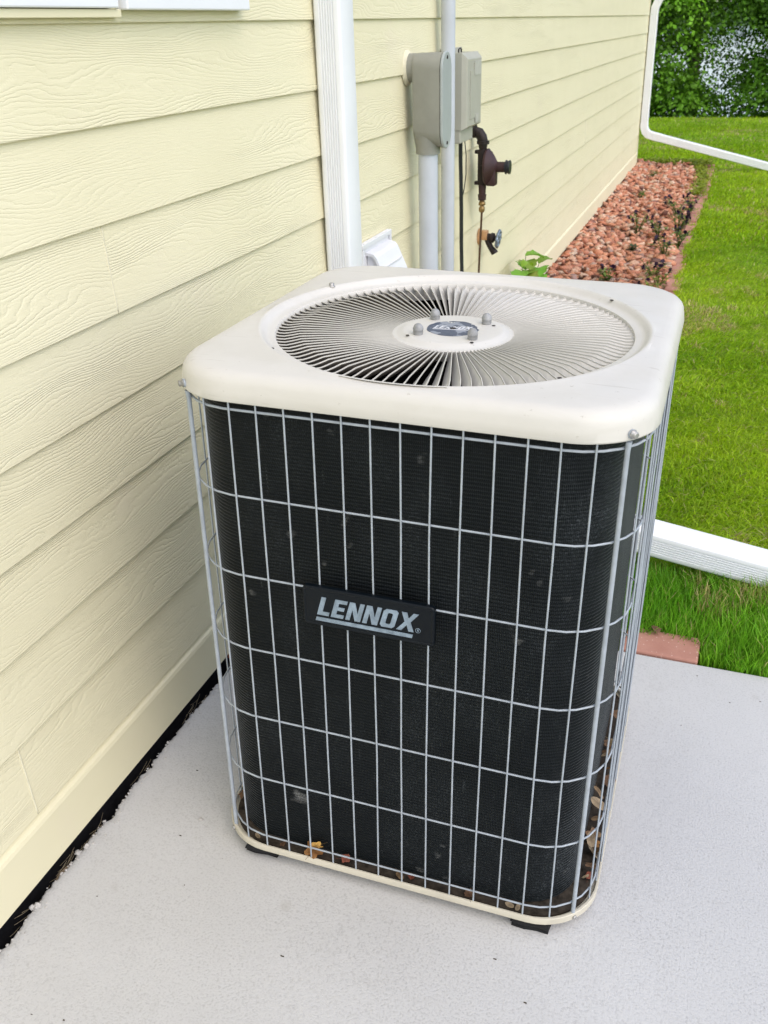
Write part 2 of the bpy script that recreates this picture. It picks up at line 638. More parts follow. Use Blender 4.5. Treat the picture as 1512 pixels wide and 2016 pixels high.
# ------------------------------------------------------------------ ground
def slab_z(x):
    return -0.003 - 0.010 * (x - 0.69)


# one sheet of ground to the far shore: flat lawn, crest near y = 18.6, slope down to the lake
gx = np.array([-260, -120, -60, -30, -14, -7, -3, -1, 0.3, 1.2, 2.2, 4, 8, 16, 32, 70, 140, 260], float)
gy = np.array([-40, -15, -5, 0, 2.4, 4, 6, 8, 10, 12, 14, 16, 17.5, 18.6, 19.6, 21, 23, 26, 30, 35, 42, 60, 120, 300, 420, 600], float)


def lawn_z(y):
    y = np.asarray(y, float)
    z = np.full_like(y, -0.055)
    z = np.where(y > 17.0, -0.055 - 0.012 * (y - 17.0) ** 2, z)
    t = np.clip(y - 22.0, 0, None)
    z = np.where(y > 22.0, -0.355 - 0.13 * t, z)
    z = np.where(y > 46, -4.6, z)
    z = np.where(y > 400, -4.6 + (y - 400) * 0.05, z)
    return np.maximum(z, -4.6)


X, Y = np.meshgrid(gx, gy)
Zg = lawn_z(Y)
V = np.stack([X.ravel(), Y.ravel(), Zg.ravel()], 1)
nx_, ny_ = len(gx), len(gy)
F = np.array([(j * nx_ + i, j * nx_ + i + 1, (j + 1) * nx_ + i + 1, (j + 1) * nx_ + i) for j in range(ny_ - 1) for i in range(nx_ - 1)])
tag(link('lawn_ground', np_mesh('lawn_ground', V, F), 'lawn_soil'), kind='structure')

V = np.array([(-260, 33, -2.2), (260, 33, -2.2), (260, 420, -2.2), (-260, 420, -2.2)], float)
tag(link('lake', np_mesh('lake', V, np.array([[0, 1, 2, 3]])), 'lake_water'), kind='structure')

# rock bed soil, a low sheet beside the wall
V, F = [], []
ny = 60
for j in range(ny + 1):
    y = 2.33 + (12.62 - 2.33) * j / ny
    for i, x in enumerate((-0.02, 0.2, 0.5, 0.80)):
        V.append((x, y, -0.030 + 0.045 * max(0.0, 1 - max(0, x) / 0.22) + 0.008 * fnoise(x * 3, y * 3)))
for j in range(ny):
    for i in range(3):
        a = j * 4 + i
        F.append((a, a + 1, a + 5, a + 4))
tag(link('bed_soil', np_mesh('bed_soil', np.array(V), np.array(F)), 'bed_soil'), kind='structure')

# concrete slab with a ragged edge along the foundation and a tooled edge at the back
mb = MB()
ys = list(np.arange(-3.0, 0.4, 0.2)) + list(np.arange(0.4, 2.235, 0.006))
YB = 2.268


def jag(y):
    n_ = 0.010 * fnoise(y, 0, 9.0, 2) + 0.0085 * fnoise(y, 0, 31.0, 5) + 0.0060 * fnoise(y, 0, 90.0, 8)
    return 0.0165 + n_


rows = []
xs_r = [0.10, 0.4, 0.9, 1.5, 2.4, 3.3]
prof_b = [(0.0, 0.0), (0.004, -0.0006), (0.008, -0.0028), (0.0105, -0.006), (0.012, -0.012), (0.012, -0.11)]
for y in ys:
    xl = jag(y)
    dz = 0.0015 * fnoise(y, 1, 40, 3)
    row = [(xl + 0.002, y, -0.11), (xl - 0.0015, y, slab_z(0) - 0.012), (xl, y, slab_z(0) - 0.003 + dz), (xl + 0.006, y, slab_z(xl) + 0.0010 + dz), (xl + 0.02, y, slab_z(xl))]
    row += [(x, y, slab_z(x)) for x in xs_r] + [(3.31, y, -0.11)]
    rows.append(row)
for dy, dz in prof_b:
    xl = jag(2.235)
    row = [(xl + 0.002, YB - 0.012 + dy, -0.11)] + [(x, YB - 0.012 + dy, max(-0.11, slab_z(x) + dz)) for x in (xl - 0.0015, xl, xl + 0.006, xl + 0.02)]
    row += [(x, YB - 0.012 + dy, max(-0.11, slab_z(x) + dz)) for x in xs_r] + [(3.31, YB - 0.012 + dy, -0.11)]
    rows.append(row)
mb.loft(rows, closed=False, smooth=True)
slab = mb.build('concrete_slab', 'concrete', auto=50)
tag(slab, kind='structure')

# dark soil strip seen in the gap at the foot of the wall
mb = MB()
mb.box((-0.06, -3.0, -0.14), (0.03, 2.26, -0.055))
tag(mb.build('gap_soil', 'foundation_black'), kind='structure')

# ------------------------------------------------------------------ house
EXP = 0.178
Z0 = 0.1705
YEND = 12.18
house = empty('house', (-1.0, 5.0, 0.0), 'cream yellow house wall clad in wood-grain lap siding', 'house')
parts = []
mb = MB()
mb.box((-5.0, -3.0, 0.025), (-0.022, YEND, 3.4))
parts.append(mb.build('wall_core', 'interior_wall'))
mb = MB()
N = 260
rings = []
for j in range(N + 1):
    y = -3.0 + (YEND + 3.0) * j / N
    b = -0.016 + 0.003 * fnoise(y, 0, 14, 1)
    rings.append([(-4.9, y, -0.25), (-4.9, y, 0.024), (b, y, 0.024), (b + 0.003 * fnoise(y, 3, 22, 4), y, -0.02), (b + 0.006, y, -0.06), (b + 0.006, y, -0.25)])
mb.loft(rings, True, True, True, smooth=False)
parts.append(mb.build('foundation', 'foundation_black'))

joints = {0: [1.092, 4.75, 8.41], 1: [3.02, 6.68, 10.34], 2: [0.55, 4.21, 7.87], 3: [4.31, 7.97, 11.6], 4: [2.74, 6.40, 10.06], 5: [1.624, 5.28, 8.94],
          6: [0.2, 3.86, 7.52], 7: [2.765, 6.42, 10.08], 8: [1.0, 4.66, 8.32], 9: [2.9, 6.56], 10: [0.7, 4.36, 8.0], 11: [1.9, 5.56, 9.2]}
for k in range(0, 18):
    zk = Z0 + k * EXP
    js = [y for y in joints.get(k, [1.3 + (k * 0.7) % 2, 5.2, 9.0])]
    keyj = {0: 1.092, 3: 7.97, 5: 1.624}
    gap = lambda y: 0.0011 if keyj.get(k) == y else 0.00025
    edges = [-3.0] + js + [YEND]
    for i in range(len(edges) - 1):
        ya = edges[i] + (gap(edges[i]) if i else 0)
        yb = edges[i + 1] - (gap(edges[i + 1]) if i < len(edges) - 2 else 0)
        prof = [(-0.0012, zk), (0.0, zk + 0.0018), (-0.0094, zk + EXP), (-0.0110, zk + EXP + 0.03), (-0.019, zk + EXP + 0.03), (-0.0088, zk)]
        mb = MB()
        n = max(2, int((yb - ya) / 0.25))
        rings = []
        for j in range(n + 1):
            y = ya + (yb - ya) * j / n
            wv = 0.0010 * fnoise(y, k * 7.3, 0.9, 3)
            wx = 0.0008 * fnoise(y, k * 3.1, 1.3, 6)
            rings.append([(x + wx, y, z + wv) for x, z in prof])
        mb.loft(rings, True, True, True, smooth=False)
        parts.append(mb.build('siding_board', 'siding_paint'))
    # thin paint-filled caulk in the butt joints
    for y in js:
        if keyj.get(k) != y:
            continue
        mb = MB()
        pts = []
        for t in np.linspace(0.02, 0.99, 14):
            x = -0.0094 * t + 0.0001
            pts.append((x - 0.0004, y + 0.0008 * fnoise(t * 9, k, 1.0, y), zk + EXP * t))
        mb.tube(pts, [0.0019 + 0.0011 * abs(fnoise(t * 1.7, k, 3.0, y + 3)) for t in range(14)], 6)
        parts.append(mb.build('joint_caulk', 'caulk'))
# water-table board under the siding
for ya, yb in ((-3.0, 3.35), (3.352, YEND)):
    mb = MB()
    prof = [(0.004, 0.030), (0.0065, 0.0335), (0.0065, 0.148), (0.004, 0.156), (-0.002, 0.1605), (-0.006, 0.167), (-0.020, 0.167), (-0.020, 0.030)]
    mb.loft([[(x, ya, z) for x, z in prof], [(x, yb, z) for x, z in prof]], True, True, True, smooth=False)
    parts.append(mb.build('skirt_board', 'trim_paint'))
mb = MB()
mb.box((-5.0, YEND + 0.004, 0.03), (-0.004, YEND + 0.10, 3.4), 0.003)
parts.append(mb.build('corner_trim', 'trim_paint'))


def window(ya, yb, zb, wf, depth, sill):
    fr = MB()
    zt_ = zb + 1.15
    fr.box((0.0005, ya, zb), (depth, yb, zb + wf), 0.003)
    fr.box((0.0005, ya, zt_ - wf), (depth, yb, zt_), 0.003)
    fr.box((0.0005, ya, zb + wf + 0.0005), (depth, ya + wf, zt_ - wf - 0.0005), 0.003)
    fr.box((0.0005, yb - wf, zb + wf + 0.0005), (depth, yb, zt_ - wf - 0.0005), 0.003)
    f = fr.build('window', 'window_vinyl')
    s = MB()
    a, b = wf + 0.0008, wf + 0.035
    x1 = depth - 0.012
    s.box((0.0005, ya + a, zb + a), (x1, yb - a, zb + b), 0.002)
    s.box((0.0005, ya + a, zt_ - b), (x1, yb - a, zt_ - a), 0.002)
    s.box((0.0005, ya + a, zb + b + 0.0005), (x1, ya + b, zt_ - b - 0.0005), 0.002)
    s.box((0.0005, yb - b, zb + b + 0.0005), (x1, yb - a, zt_ - b - 0.0005), 0.002)
    s.build('sash', 'window_vinyl', f)
    g = MB()
    g.box((0.001, ya + b + 0.0006, zb + b + 0.0006), (0.008, yb - b - 0.0006, zt_ - b - 0.0006))
    g.build('pane', 'glass_pane', f)
    if sill:
        t = MB()
        t.box((0.0008, ya - 0.6, zb - 0.0155), (0.017, yb + 0.015, zb - 0.0015), 0.0015)
        t.build('sill', 'trim_paint', f)
    return f


parts.append(window(0.62, 1.745, 1.6185, 0.042, 0.024, True))
parts.append(window(1.765, 2.282, 1.616, 0.05, 0.030, False))
kids(house, parts)


# ------------------------------------------------------------------ downspouts
def spout_section(wd, dp, rad=0.010, nr=5, nf=0):
    """corrugated rectangular pipe section: wd along first axis, dp along second; list of (a, b)"""
    pts = []
    c0, c1 = -wd / 2, wd / 2
    d0, d1 = -dp / 2, dp / 2
    arc = lambda cx, cy, a0: [(cx + rad * math.cos(R(a0 + t)), cy + rad * math.sin(R(a0 + t))) for t in (0, 30, 60, 90)]

    def flutes(p, q_, n_):
        out = []
        L = math.hypot(q_[0] - p[0], q_[1] - p[1])
        tx, ty = (q_[0] - p[0]) / L, (q_[1] - p[1]) / L
        for i in range(n_):
            m_ = (i + 0.5) / n_ * 0.84 + 0.08
            for dt, dep in ((-0.35, 0), (-0.15, 0.0034), (0.15, 0.0034), (0.35, 0)):
                t = (m_ + dt * 0.84 / n_) * L
                out.append((p[0] + tx * t - ty * dep, p[1] + ty * t + tx * dep))
        return out
    pts += arc(c1 - rad, d0 + rad, -90)
    pts += flutes((c1, d0 + rad), (c1, d1 - rad), nr)
    pts += arc(c1 - rad, d1 - rad, 0)
    pts += flutes((c1 - rad, d1), (c0 + rad, d1), nf)
    pts += arc(c0 + rad, d1 - rad, 90)
    pts += flutes((c0, d1 - rad), (c0, d0 + rad), nr)
    pts += arc(c0 + rad, d0 + rad, 180)
    pts += flutes((c0 + rad, d0), (c1 - rad, d0), nf)
    return pts


def sweep(sec, path, side, scale=1.0):
    """sweep a section along a path lying in the plane whose normal is `side` (section's first axis)"""
    side = Vector(side).normalized()
    P = [Vector(p) for p in path]
    rings = []
    for i, p in enumerate(P):
        if i == 0:
            d = P[1] - P[0]
        elif i == len(P) - 1:
            d = P[-1] - P[-2]
        else:
            d = ((P[i] - P[i - 1]).normalized() + (P[i + 1] - P[i]).normalized())
        d.normalize()
        nrm = side.cross(d).normalized()
        k = 1.0
        if 0 < i < len(P) - 1:
            k = 1.0 / max(0.5, (P[i] - P[i - 1]).normalized().dot(d))
        rings.append([p + side * (a * scale) + nrm * (b * k * scale) for a, b in sec])
    return rings


def pipe_part(name, sec, path, side, scale=1.0):
    mb = MB()
    mb.loft(sweep(sec, path, side, scale), True, True, True, smooth=True)
    return mb.build(name, 'white_paint', auto=28)


SEC = spout_section(0.112, 0.083, 0.014, 6)
SECX = spout_section(0.112, 0.086, 0.015, 6)          # first axis along the wall, second away from it
yc = 2.770
spout = empty('downspout', (0.045, yc, 0.0), 'white fluted downspout on the siding right behind the air conditioner', 'downspout')
dir_e = Vector((1, -0.02, -0.150)).normalized()
elb = Vector((0.0435, yc, 0.36))
e1 = elb + Vector((0.0, 0, -0.07))
p0 = [(0.0435, yc, 2.6), (0.0435, yc, 1.4), (0.0435, yc, 0.42)]
ex0 = Vector((0.20, yc, 0.2325))
pelb = [(0.0435, yc, 0.42), (0.0435, yc, 0.335), (0.060, yc, 0.283), (0.095, yc, 0.251), (0.14, yc, 0.2405), tuple(ex0)]
ex1 = ex0 + dir_e * 1.75
obs = [pipe_part('pipe', SEC, p0, (0, 1, 0)), pipe_part('elbow', SEC, pelb, (0, 1, 0), 1.03), pipe_part('extension', SECX, [tuple(ex0 - dir_e * 0.02), tuple(ex0.lerp(ex1, 0.5)), tuple(ex1)], (0, 1, 0))]
mb = MB()
for z in (2.15,):
    mb.box((0.0005, yc - 0.085, z), (0.004, yc + 0.085, z + 0.03))
    mb.box((0.0045, yc - 0.0605, z), (0.0895, yc - 0.0575, z + 0.03))
    mb.box((0.0045, yc + 0.0575, z), (0.0895, yc + 0.0605, z + 0.03))
    mb.box((0.0868, yc - 0.057, z), (0.0895, yc + 0.057, z + 0.03))
obs.append(mb.build('strap', 'white_paint'))
kids(spout, obs)

yc2 = 12.245
SEC2 = spout_section(0.100, 0.083)
spout2 = empty('downspout', (0.05, yc2, 0.0), 'white downspout at the far house corner, its extension reaching over the lawn', 'downspout')
A = Vector((0.15, yc2, 0.335))
B = Vector((1.62, yc2, -0.022))
dA = (B - A).normalized()
pv = [(0.046, yc2, 1.60), (0.046, yc2, 0.47)]
pe = [(0.046, yc2, 0.48), (0.048, yc2, 0.43), (0.066, yc2, 0.385), (0.10, yc2, 0.352), tuple(A), tuple(A + dA * 0.10)]
pt = [(0.046, yc2, 1.60), (0.05, yc2, 1.67), (0.085, yc2, 1.745), (0.42, yc2, 2.30), (0.44, yc2, 2.37), (0.44, yc2, 2.6)]
obs = [pipe_part('pipe', SEC2, pv, (0, 1, 0)), pipe_part('elbow', SEC2, pe, (0, 1, 0), 1.04),
       pipe_part('extension', SEC2, [tuple(A + dA * 0.08), tuple(A.lerp(B, 0.5)), tuple(B)], (0, 1, 0), 1.0), pipe_part('offset_elbow', SEC2, pt, (0, 1, 0))]
kids(spout2, obs)

# ------------------------------------------------------------------ electrical conduits and boxes
LY = 3.565
cond = empty('electrical_conduit', (0.07, LY, -0.05), 'thick grey electrical conduit ending in a rounded pull box on the siding', 'conduit')
obs = []
mb = MB()
mb.tube([(0.072, LY, -0.05), (0.072, LY, 0.6), (0.072, LY, 1.165)], 0.0365, 28)
obs.append(mb.build('pipe', 'pvc_grey', auto=40))


def stadium(hw, z0, z1, r_, n=7):
    pts = []
    for cx, cz, a0 in ((hw - r_, z0 + r_, -90), (hw - r_, z1 - r_, 0), (-hw + r_, z1 - r_, 90), (-hw + r_, z0 + r_, 180)):
        pts += [(cx + r_ * math.cos(R(a0 + 90 * i / n)), cz + r_ * math.sin(R(a0 + 90 * i / n))) for i in range(n + 1)]
    return pts


def slabform(mb, o_y, secs):
    """loft of outlines (hw, z0, z1, r) at given distance x from the wall"""
    rings = [[(x, o_y + a, b) for a, b in stadium(hw, z0, z1, r_)] for x, hw, z0, z1, r_ in secs]
    mb.loft(rings, True, True, True, smooth=True)


mb = MB()
slabform(mb, LY, [(0.028, 0.045, 1.215, 1.475, 0.030), (0.031, 0.052, 1.205, 1.482, 0.036), (0.040, 0.056, 1.19, 1.485, 0.042), (0.120, 0.058, 1.172, 1.487, 0.056), (0.134, 0.059, 1.168, 1.488, 0.058)])
mb.lathe([(0, 0.0455), (0.022, 0.0455), (0.045, 0.050), (0.070, 0.054)], (0.072, LY, 1.148), (0, 0, 1), 28)
box = mb.build('pull_box', 'box_grey', auto=35)
obs.append(box)
mb = MB()
slabform(mb, LY, [(0.1345, 0.056, 1.171, 1.485, 0.055), (0.1365, 0.056, 1.171, 1.485, 0.055)])
mb.build('gasket', 'black_rubber', box)
mb = MB()
slabform(mb, LY, [(0.137, 0.0605, 1.166, 1.490, 0.059), (0.1425, 0.0605, 1.166, 1.490, 0.059), (0.145, 0.058, 1.169, 1.487, 0.057)])
mb.build('cover', 'cover_grey', box, auto=35)
for z in (1.186, 1.470):
    mb = MB()
    mb.lathe([(0, 0.0062), (0.002, 0.0058), (0.0026, 0.004)], (0.1452, LY, z), (1, 0, 0), 12)
    mb.build('screw', 'black_iron', box)
mb = MB()
mb.lathe([(0, 0.0475), (0.037, 0.0475)], (-0.008, LY, 1.437), (1, 0, 0), 28)
obs.append(mb.build('wall_hub', 'box_grey', auto=40))
mb = MB()
mb.lathe([(0, 0.060), (0.006, 0.058), (0.012, 0.050), (0.013, 0.048)], (-0.006, LY, 1.437), (1, 0, 0), 28)
obs.append(mb.build('caulk_ring', 'caulk', auto=40))
kids(cond, obs)

mb = MB()
mb.tube([(0.045, 3.925, -0.05), (0.045, 3.925, 1.0), (0.045, 3.925, 3.0)], 0.0275, 24)
o = mb.build('electrical_conduit', 'pvc_grey', auto=40)
tag(o, 'thin tall grey conduit running up the siding past the pull box', 'conduit')

disc = empty('disconnect_box', (0.05, 4.11, 1.14), 'beige grey electrical disconnect box on the siding behind the thin conduit', 'electrical box')
obs = []
mb = MB()
mb.box((0.0005, 3.975, 1.150), (0.012, 4.250, 1.487), 0.002)
obs.append(mb.build('back_plate', 'disconnect_grey'))
mb = MB()
mb.box((0.0125, 3.992, 1.135), (0.078, 4.190, 1.1855), 0.004)
mb.box((0.0125, 4.195, 1.145), (0.070, 4.222, 1.1855), 0.003)
obs.append(mb.build('lower_case', 'disconnect_grey'))
mb = MB()
rings = [[(x, y, z) for y, z in ((a, c_), (b, c_), (b, d_), (a, d_))] for x, a, b, c_, d_ in
         ((0.0128, 3.990, 4.238, 1.186, 1.470), (0.082, 3.990, 4.238, 1.186, 1.470), (0.1, 4.000, 4.228, 1.194, 1.452), (0.104, 4.006, 4.222, 1.199, 1.446))]
mb.loft(rings, True, True, True, smooth=False)
dc = mb.build('door', 'disconnect_grey')
obs.append(dc)
mb = MB()
mb.prism([(4.040, 1.225), (4.165, 1.225), (4.165, 1.208), (4.205, 1.208), (4.205, 1.432), (4.095, 1.432), (4.095, 1.405), (4.040, 1.405)], ((0, 0, 0), (0, 1, 0), (0, 0, 1), (1, 0, 0)), 0.1042, 0.1065)
mb.build('raised_panel', 'disconnect_grey', dc)
for a, b, c_, d_ in ((4.100, 4.205, 1.385, 1.438), (4.120, 4.165, 1.206, 1.238)):
    mb = MB()
    mb.box((0.1068, a, c_), (0.1085, b, d_), 0.0006)
    mb.build('label_plate', 'label_grey', dc)
mb = MB()
mb.tube([(0.05, 4.06, 1.470), (0.05, 4.06, 1.482), (0.05, 4.085, 1.486), (0.05, 4.10, 1.482), (0.05, 4.10, 1.470)], 0.003, 6)
obs.append(mb.build('hasp', 'black_iron'))
mb = MB()
mb.box((0.002, 4.03, 1.4875), (0.006, 4.06, 1.512), 0.001)
obs.append(mb.build('mounting_tab', 'galvanised'))
kids(disc, obs)

mb = MB()
pts = [(0.038, 4.145, 1.136), (0.037, 4.15, 1.06), (0.036, 4.165, 0.96), (0.036, 4.175, 0.83), (0.037, 4.175, 0.70), (0.04, 4.18, 0.56), (0.045, 4.16, 0.40), (0.05, 4.07, 0.20), (0.09, 4.0, 0.05), (0.13, 3.9, 0.0)]
mb.tube(pts, 0.0085, 10)
tag(mb.build('power_cable', 'black_plastic', auto=60), 'thick black power cable hanging from the disconnect box', 'cable')
mb = MB()
mb.tube([(0.05, 4.165, 1.136), (0.052, 4.185, 1.07), (0.05, 4.195, 0.99), (0.044, 4.19, 0.93), (0.040, 4.18, 0.90)], 0.0022, 6)
tag(mb.build('ground_wire', 'black_plastic'), 'thin dark wire looping beside the thick black cable', 'wire')

# ------------------------------------------------------------------ gas regulator
RY = 4.47
RX = 0.055
reg = empty('gas_regulator', (RX, RY, 0.8), 'dark brown gas regulator with a black vent cap on pipes by the siding', 'regulator')
obs = []
mb = MB()
pth = [(-0.005, RY, 1.137), (0.018, RY, 1.137), (0.036, RY, 1.130), (0.049, RY, 1.112), (RX, RY, 1.090), (RX, RY, 1.055)]
mb.tube(pth, [0.021, 0.021, 0.024, 0.024, 0.023, 0.0165], 16)
mb.lathe([(0, 0.0285), (0.014, 0.0285)], (0.008, RY, 1.137), (1, 0, 0), 16)
mb.lathe([(0, 0.0285), (0.014, 0.0285)], (RX, RY, 1.083), (0, 0, 1), 16)
obs.append(mb.build('elbow', 'black_iron', auto=45))
mb = MB()
mb.box((RX - 0.020, RY - 0.022, 0.905), (RX + 0.016, RY + 0.022, 1.062), 0.007)
mb.box((RX - 0.036, RY - 0.014, 1.042), (RX - 0.018, RY + 0.014, 1.058), 0.003)
mb.box((RX - 0.036, RY - 0.014, 0.906), (RX - 0.018, RY + 0.014, 0.922), 0.003)
mb.lathe([(0, 0.009), (0.006, 0.009), (0.008, 0.005)], (RX - 0.002, RY - 0.022, 0.985), (0, -1, 0), 12)
obs.append(mb.build('valve_body', 'black_iron', auto=40))
mb = MB()
mb.lathe([(0, 0.076), (0.006, 0.080), (0.010, 0.080), (0.013, 0.074), (0.024, 0.066), (0.038, 0.045), (0.047, 0.030), (0.052, 0.024)], (RX + 0.016, RY, 0.985), (1, 0, 0), 32)
mb.box((RX + 0.024, RY - 0.030, 0.904), (RX + 0.066, RY + 0.026, 0.975), 0.006)
obs.append(mb.build('diaphragm_case', 'regulator_brown', auto=40))
mb = MB()
mb.lathe([(0, 0.023), (0.042, 0.023)], (RX + 0.066, RY, 0.985), (1, 0, 0), 20)
obs.append(mb.build('vent_stem', 'regulator_brown', auto=40))
mb = MB()
mb.lathe([(0, 0.024), (0.002, 0.031), (0.007, 0.031), (0.009, 0.027), (0.016, 0.027), (0.018, 0.031), (0.023, 0.030), (0.024, 0.024)], (RX + 0.106, RY, 0.985), (1, 0, 0), 20)
obs.append(mb.build('vent_cap', 'black_plastic', auto=40))
mb = MB()
mb.lathe([(0, 0.018), (0.025, 0.020), (0.027, 0.016), (0.068, 0.0185)], (RX, RY, 0.838), (0, 0, 1), 14)
obs.append(mb.build('lower_pipe', 'regulator_brown', auto=40))
mb = MB()
mb.lathe([(0, 0.011), (0.008, 0.0145), (0.020, 0.0150), (0.027, 0.010), (0.030, 0.010), (0.032, 0.0165), (0.044, 0.0165), (0.046, 0.013), (0.056, 0.013)], (RX, RY, 0.783), (0, 0, 1), 6)
obs.append(mb.build('brass_fitting', 'brass'))
mb = MB()
mb.tube([(RX, RY, 0.786), (RX - 0.003, RY, 0.70), (RX - 0.008, RY + 0.005, 0.60), (RX - 0.012, RY + 0.008, 0.48), (RX - 0.016, RY + 0.01, 0.30), (RX - 0.02, RY + 0.01, 0.0)], 0.0052, 8)
obs.append(mb.build('gas_tube', 'copper_old', auto=60))
kids(reg, obs)

# ------------------------------------------------------------------ garden faucet
FY, FZ = 4.66, 0.632
fau = empty('garden_faucet', (0.0, FY, FZ), 'frost-proof garden faucet with a grey wheel handle on the siding', 'faucet')
obs = []
mb = MB()
mb.lathe([(0, 0.040), (0.006, 0.040), (0.009, 0.030)], (-0.004, FY, FZ), (1, 0, 0), 20)
mb.box((0.005, FY - 0.020, FZ - 0.014), (0.040, FY + 0.022, FZ + 0.030), 0.004)
obs.append(mb.build('flange', 'copper_new', auto=40))
mb = MB()
ax = Vector((1, 0, -0.14)).normalized()
mb.lathe([(0, 0.017), (0.03, 0.019), (0.035, 0.024), (0.050, 0.024), (0.055, 0.013), (0.075, 0.009)], (0.022, FY, FZ + 0.002), ax, 14)
obs.append(mb.build('valve_stem', 'black_iron', auto=40))
mb = MB()
mb.tube([(0.036, FY, FZ - 0.006), (0.046, FY, FZ - 0.032), (0.060, FY, FZ - 0.056), (0.074, FY, FZ - 0.072), (0.078, FY, FZ - 0.079)], [0.015, 0.015, 0.0145, 0.018, 0.018], 12)
obs.append(mb.build('spout', 'black_iron', auto=40))
mb = MB()
hub_o = Vector((0.022, FY, FZ + 0.002)) + ax * 0.072
a_ = ax.cross(Vector((0, 1, 0))).normalized()
rim = []
for i in range(40):
    t = 2 * math.pi * i / 40
    rr2 = 0.037 + 0.0035 * math.cos(8 * t)
    rim.append(hub_o + (Vector((0, 1, 0)) * math.cos(t) + a_ * math.sin(t)) * rr2)
mb.tube(rim, 0.0075, 8, closed=True)
for i in range(4):
    t = math.pi / 4 + i * math.pi / 2
    mb.tube([hub_o, hub_o + (Vector((0, 1, 0)) * math.cos(t) + a_ * math.sin(t)) * 0.036], [0.009, 0.007], 8)
mb.lathe([(0, 0.013), (0.010, 0.012), (0.012, 0.006)], hub_o - ax * 0.004, ax, 12)
obs.append(mb.build('wheel_handle', 'steel_handle', auto=50))
kids(fau, obs)

# ------------------------------------------------------------------ dryer vent
ven = empty('dryer_vent', (0.0, 3.16, 0.66), 'white plastic dryer vent hood on the siding beside the downspout', 'vent')
obs = []
ya, yb, za, zb = 2.985, 3.285, 0.645, 0.925
mb = MB()
fl = 0.012
mb.box((0.0005, ya, za), (fl, yb, zb), 0.003)
for a, b, c_, d_ in ((ya, yb, zb - 0.016, zb), (ya, yb, za, za + 0.016), (ya, ya + 0.016, za + 0.0165, zb - 0.0165), (yb - 0.016, yb, za + 0.0165, zb - 0.0165)):
    mb.box((fl + 0.0005, a + 0.002, c_), (fl + 0.009, b - 0.002, d_), 0.002)
obs.append(mb.build('flange', 'vent_plastic'))
mb = MB()
h0, h1 = 3.035, 3.262
# hood: top lip, sloping front, two side cheeks
lip = [(fl + 0.001, 0.892), (0.040, 0.886), (0.050, 0.874), (0.150, 0.650), (0.142, 0.650), (0.044, 0.868), (0.036, 0.877), (fl + 0.001, 0.882)]
mb.prism(lip, ((0, 0, 0), (1, 0, 0), (0, 0, 1), (0, 1, 0)), h0, h1)
chk = [(fl + 0.001, 0.881), (0.036, 0.8765), (0.0435, 0.8675), (0.1415, 0.651), (fl + 0.001, 0.651)]
mb.prism(chk, ((0, 0, 0), (1, 0, 0), (0, 0, 1), (0, 1, 0)), h0 + 0.012, h0 + 0.016)
mb.prism(chk, ((0, 0, 0), (1, 0, 0), (0, 0, 1), (0, 1, 0)), h1 - 0.006, h1 - 0.002)
mb.box((0.066, h0 + 0.02, 0.835), (0.0715, h1 - 0.02, 0.839))
obs.append(mb.build('hood', 'vent_plastic'))
mb = MB()
mb.prism([(0.060, 0.66), (0.128, 0.66), (0.128, 0.664), (0.060, 0.664)], ((0, 0, 0), (1, 0, 0), (0, 0, 1), (0, 1, 0)), h0 + 0.017, h1 - 0.007)
obs.append(mb.build('flap', 'vent_plastic'))
kids(ven, obs)

# ------------------------------------------------------------------ air conditioner
H, RC, KY = 0.3962, 0.1225, 1.0046
ZT = 1.0383         # lower lip of the lid
UX, UY = 0.6861, 1.6687
ac = empty('air_conditioner', (UX, UY, -0.0034), 'beige and black outdoor air conditioner in a white wire guard on the concrete slab', 'air conditioner')
ac.rotation_euler = (-0.0035, 0.0176, 0.0060)


def ring(h, r_, z, n=10):
    return [(x, y, z) for x, y in rrect(h, r_, n, KY)]


def cring(h, r_, z, n=10):
    return [(x + CX, y, z) for x, y in rrect(h, r_, n, KY)]


# base pan
mb = MB()
hp = H + 0.006
mb.loft([ring(hp - 0.03, RC - 0.02, 0.026), ring(hp - 0.003, RC, 0.026), ring(hp, RC, 0.029), ring(hp, RC, 0.0425), ring(hp - 0.001, RC, 0.044), ring(hp - 0.004, RC, 0.044), ring(hp - 0.005, RC - 0.002, 0.0425), ring(hp - 0.005, RC - 0.002, 0.036), ring(hp - 0.008, RC - 0.004, 0.033)], True, True, True, smooth=True)
mb.build('base_pan', 'pan_paint', ac, auto=40)
# rubber feet
for sx_, sy_ in ((-1, -1), (1, -1), (1, 1), (-1, 1)):
    mb = MB()
    cx, cy = sx_ * (H - 0.108), sy_ * (H * KY - 0.031)
    rs = []
    for z, g in ((0.026, 0.0), (0.018, 0.003), (0.006, -0.001), (0.003 - 0.008 * sx_, 0.004)):
        rs.append([(cx + a * (0.034 + g) + 0.004 * fnoise(a, z * 60, 2, cx), cy + b * (0.030 + g) + 0.004 * fnoise(b, z * 60, 2, cy), z) for a, b in ((-1, -1), (-0.3, -1.06), (0.4, -0.95), (1, -1), (1.08, 0), (1, 1), (0, 1), (-1, 1), (-1.04, 0))])
    mb.loft(rs, True, True, True, smooth=False)
    mb.build('foot', 'black_rubber', ac)

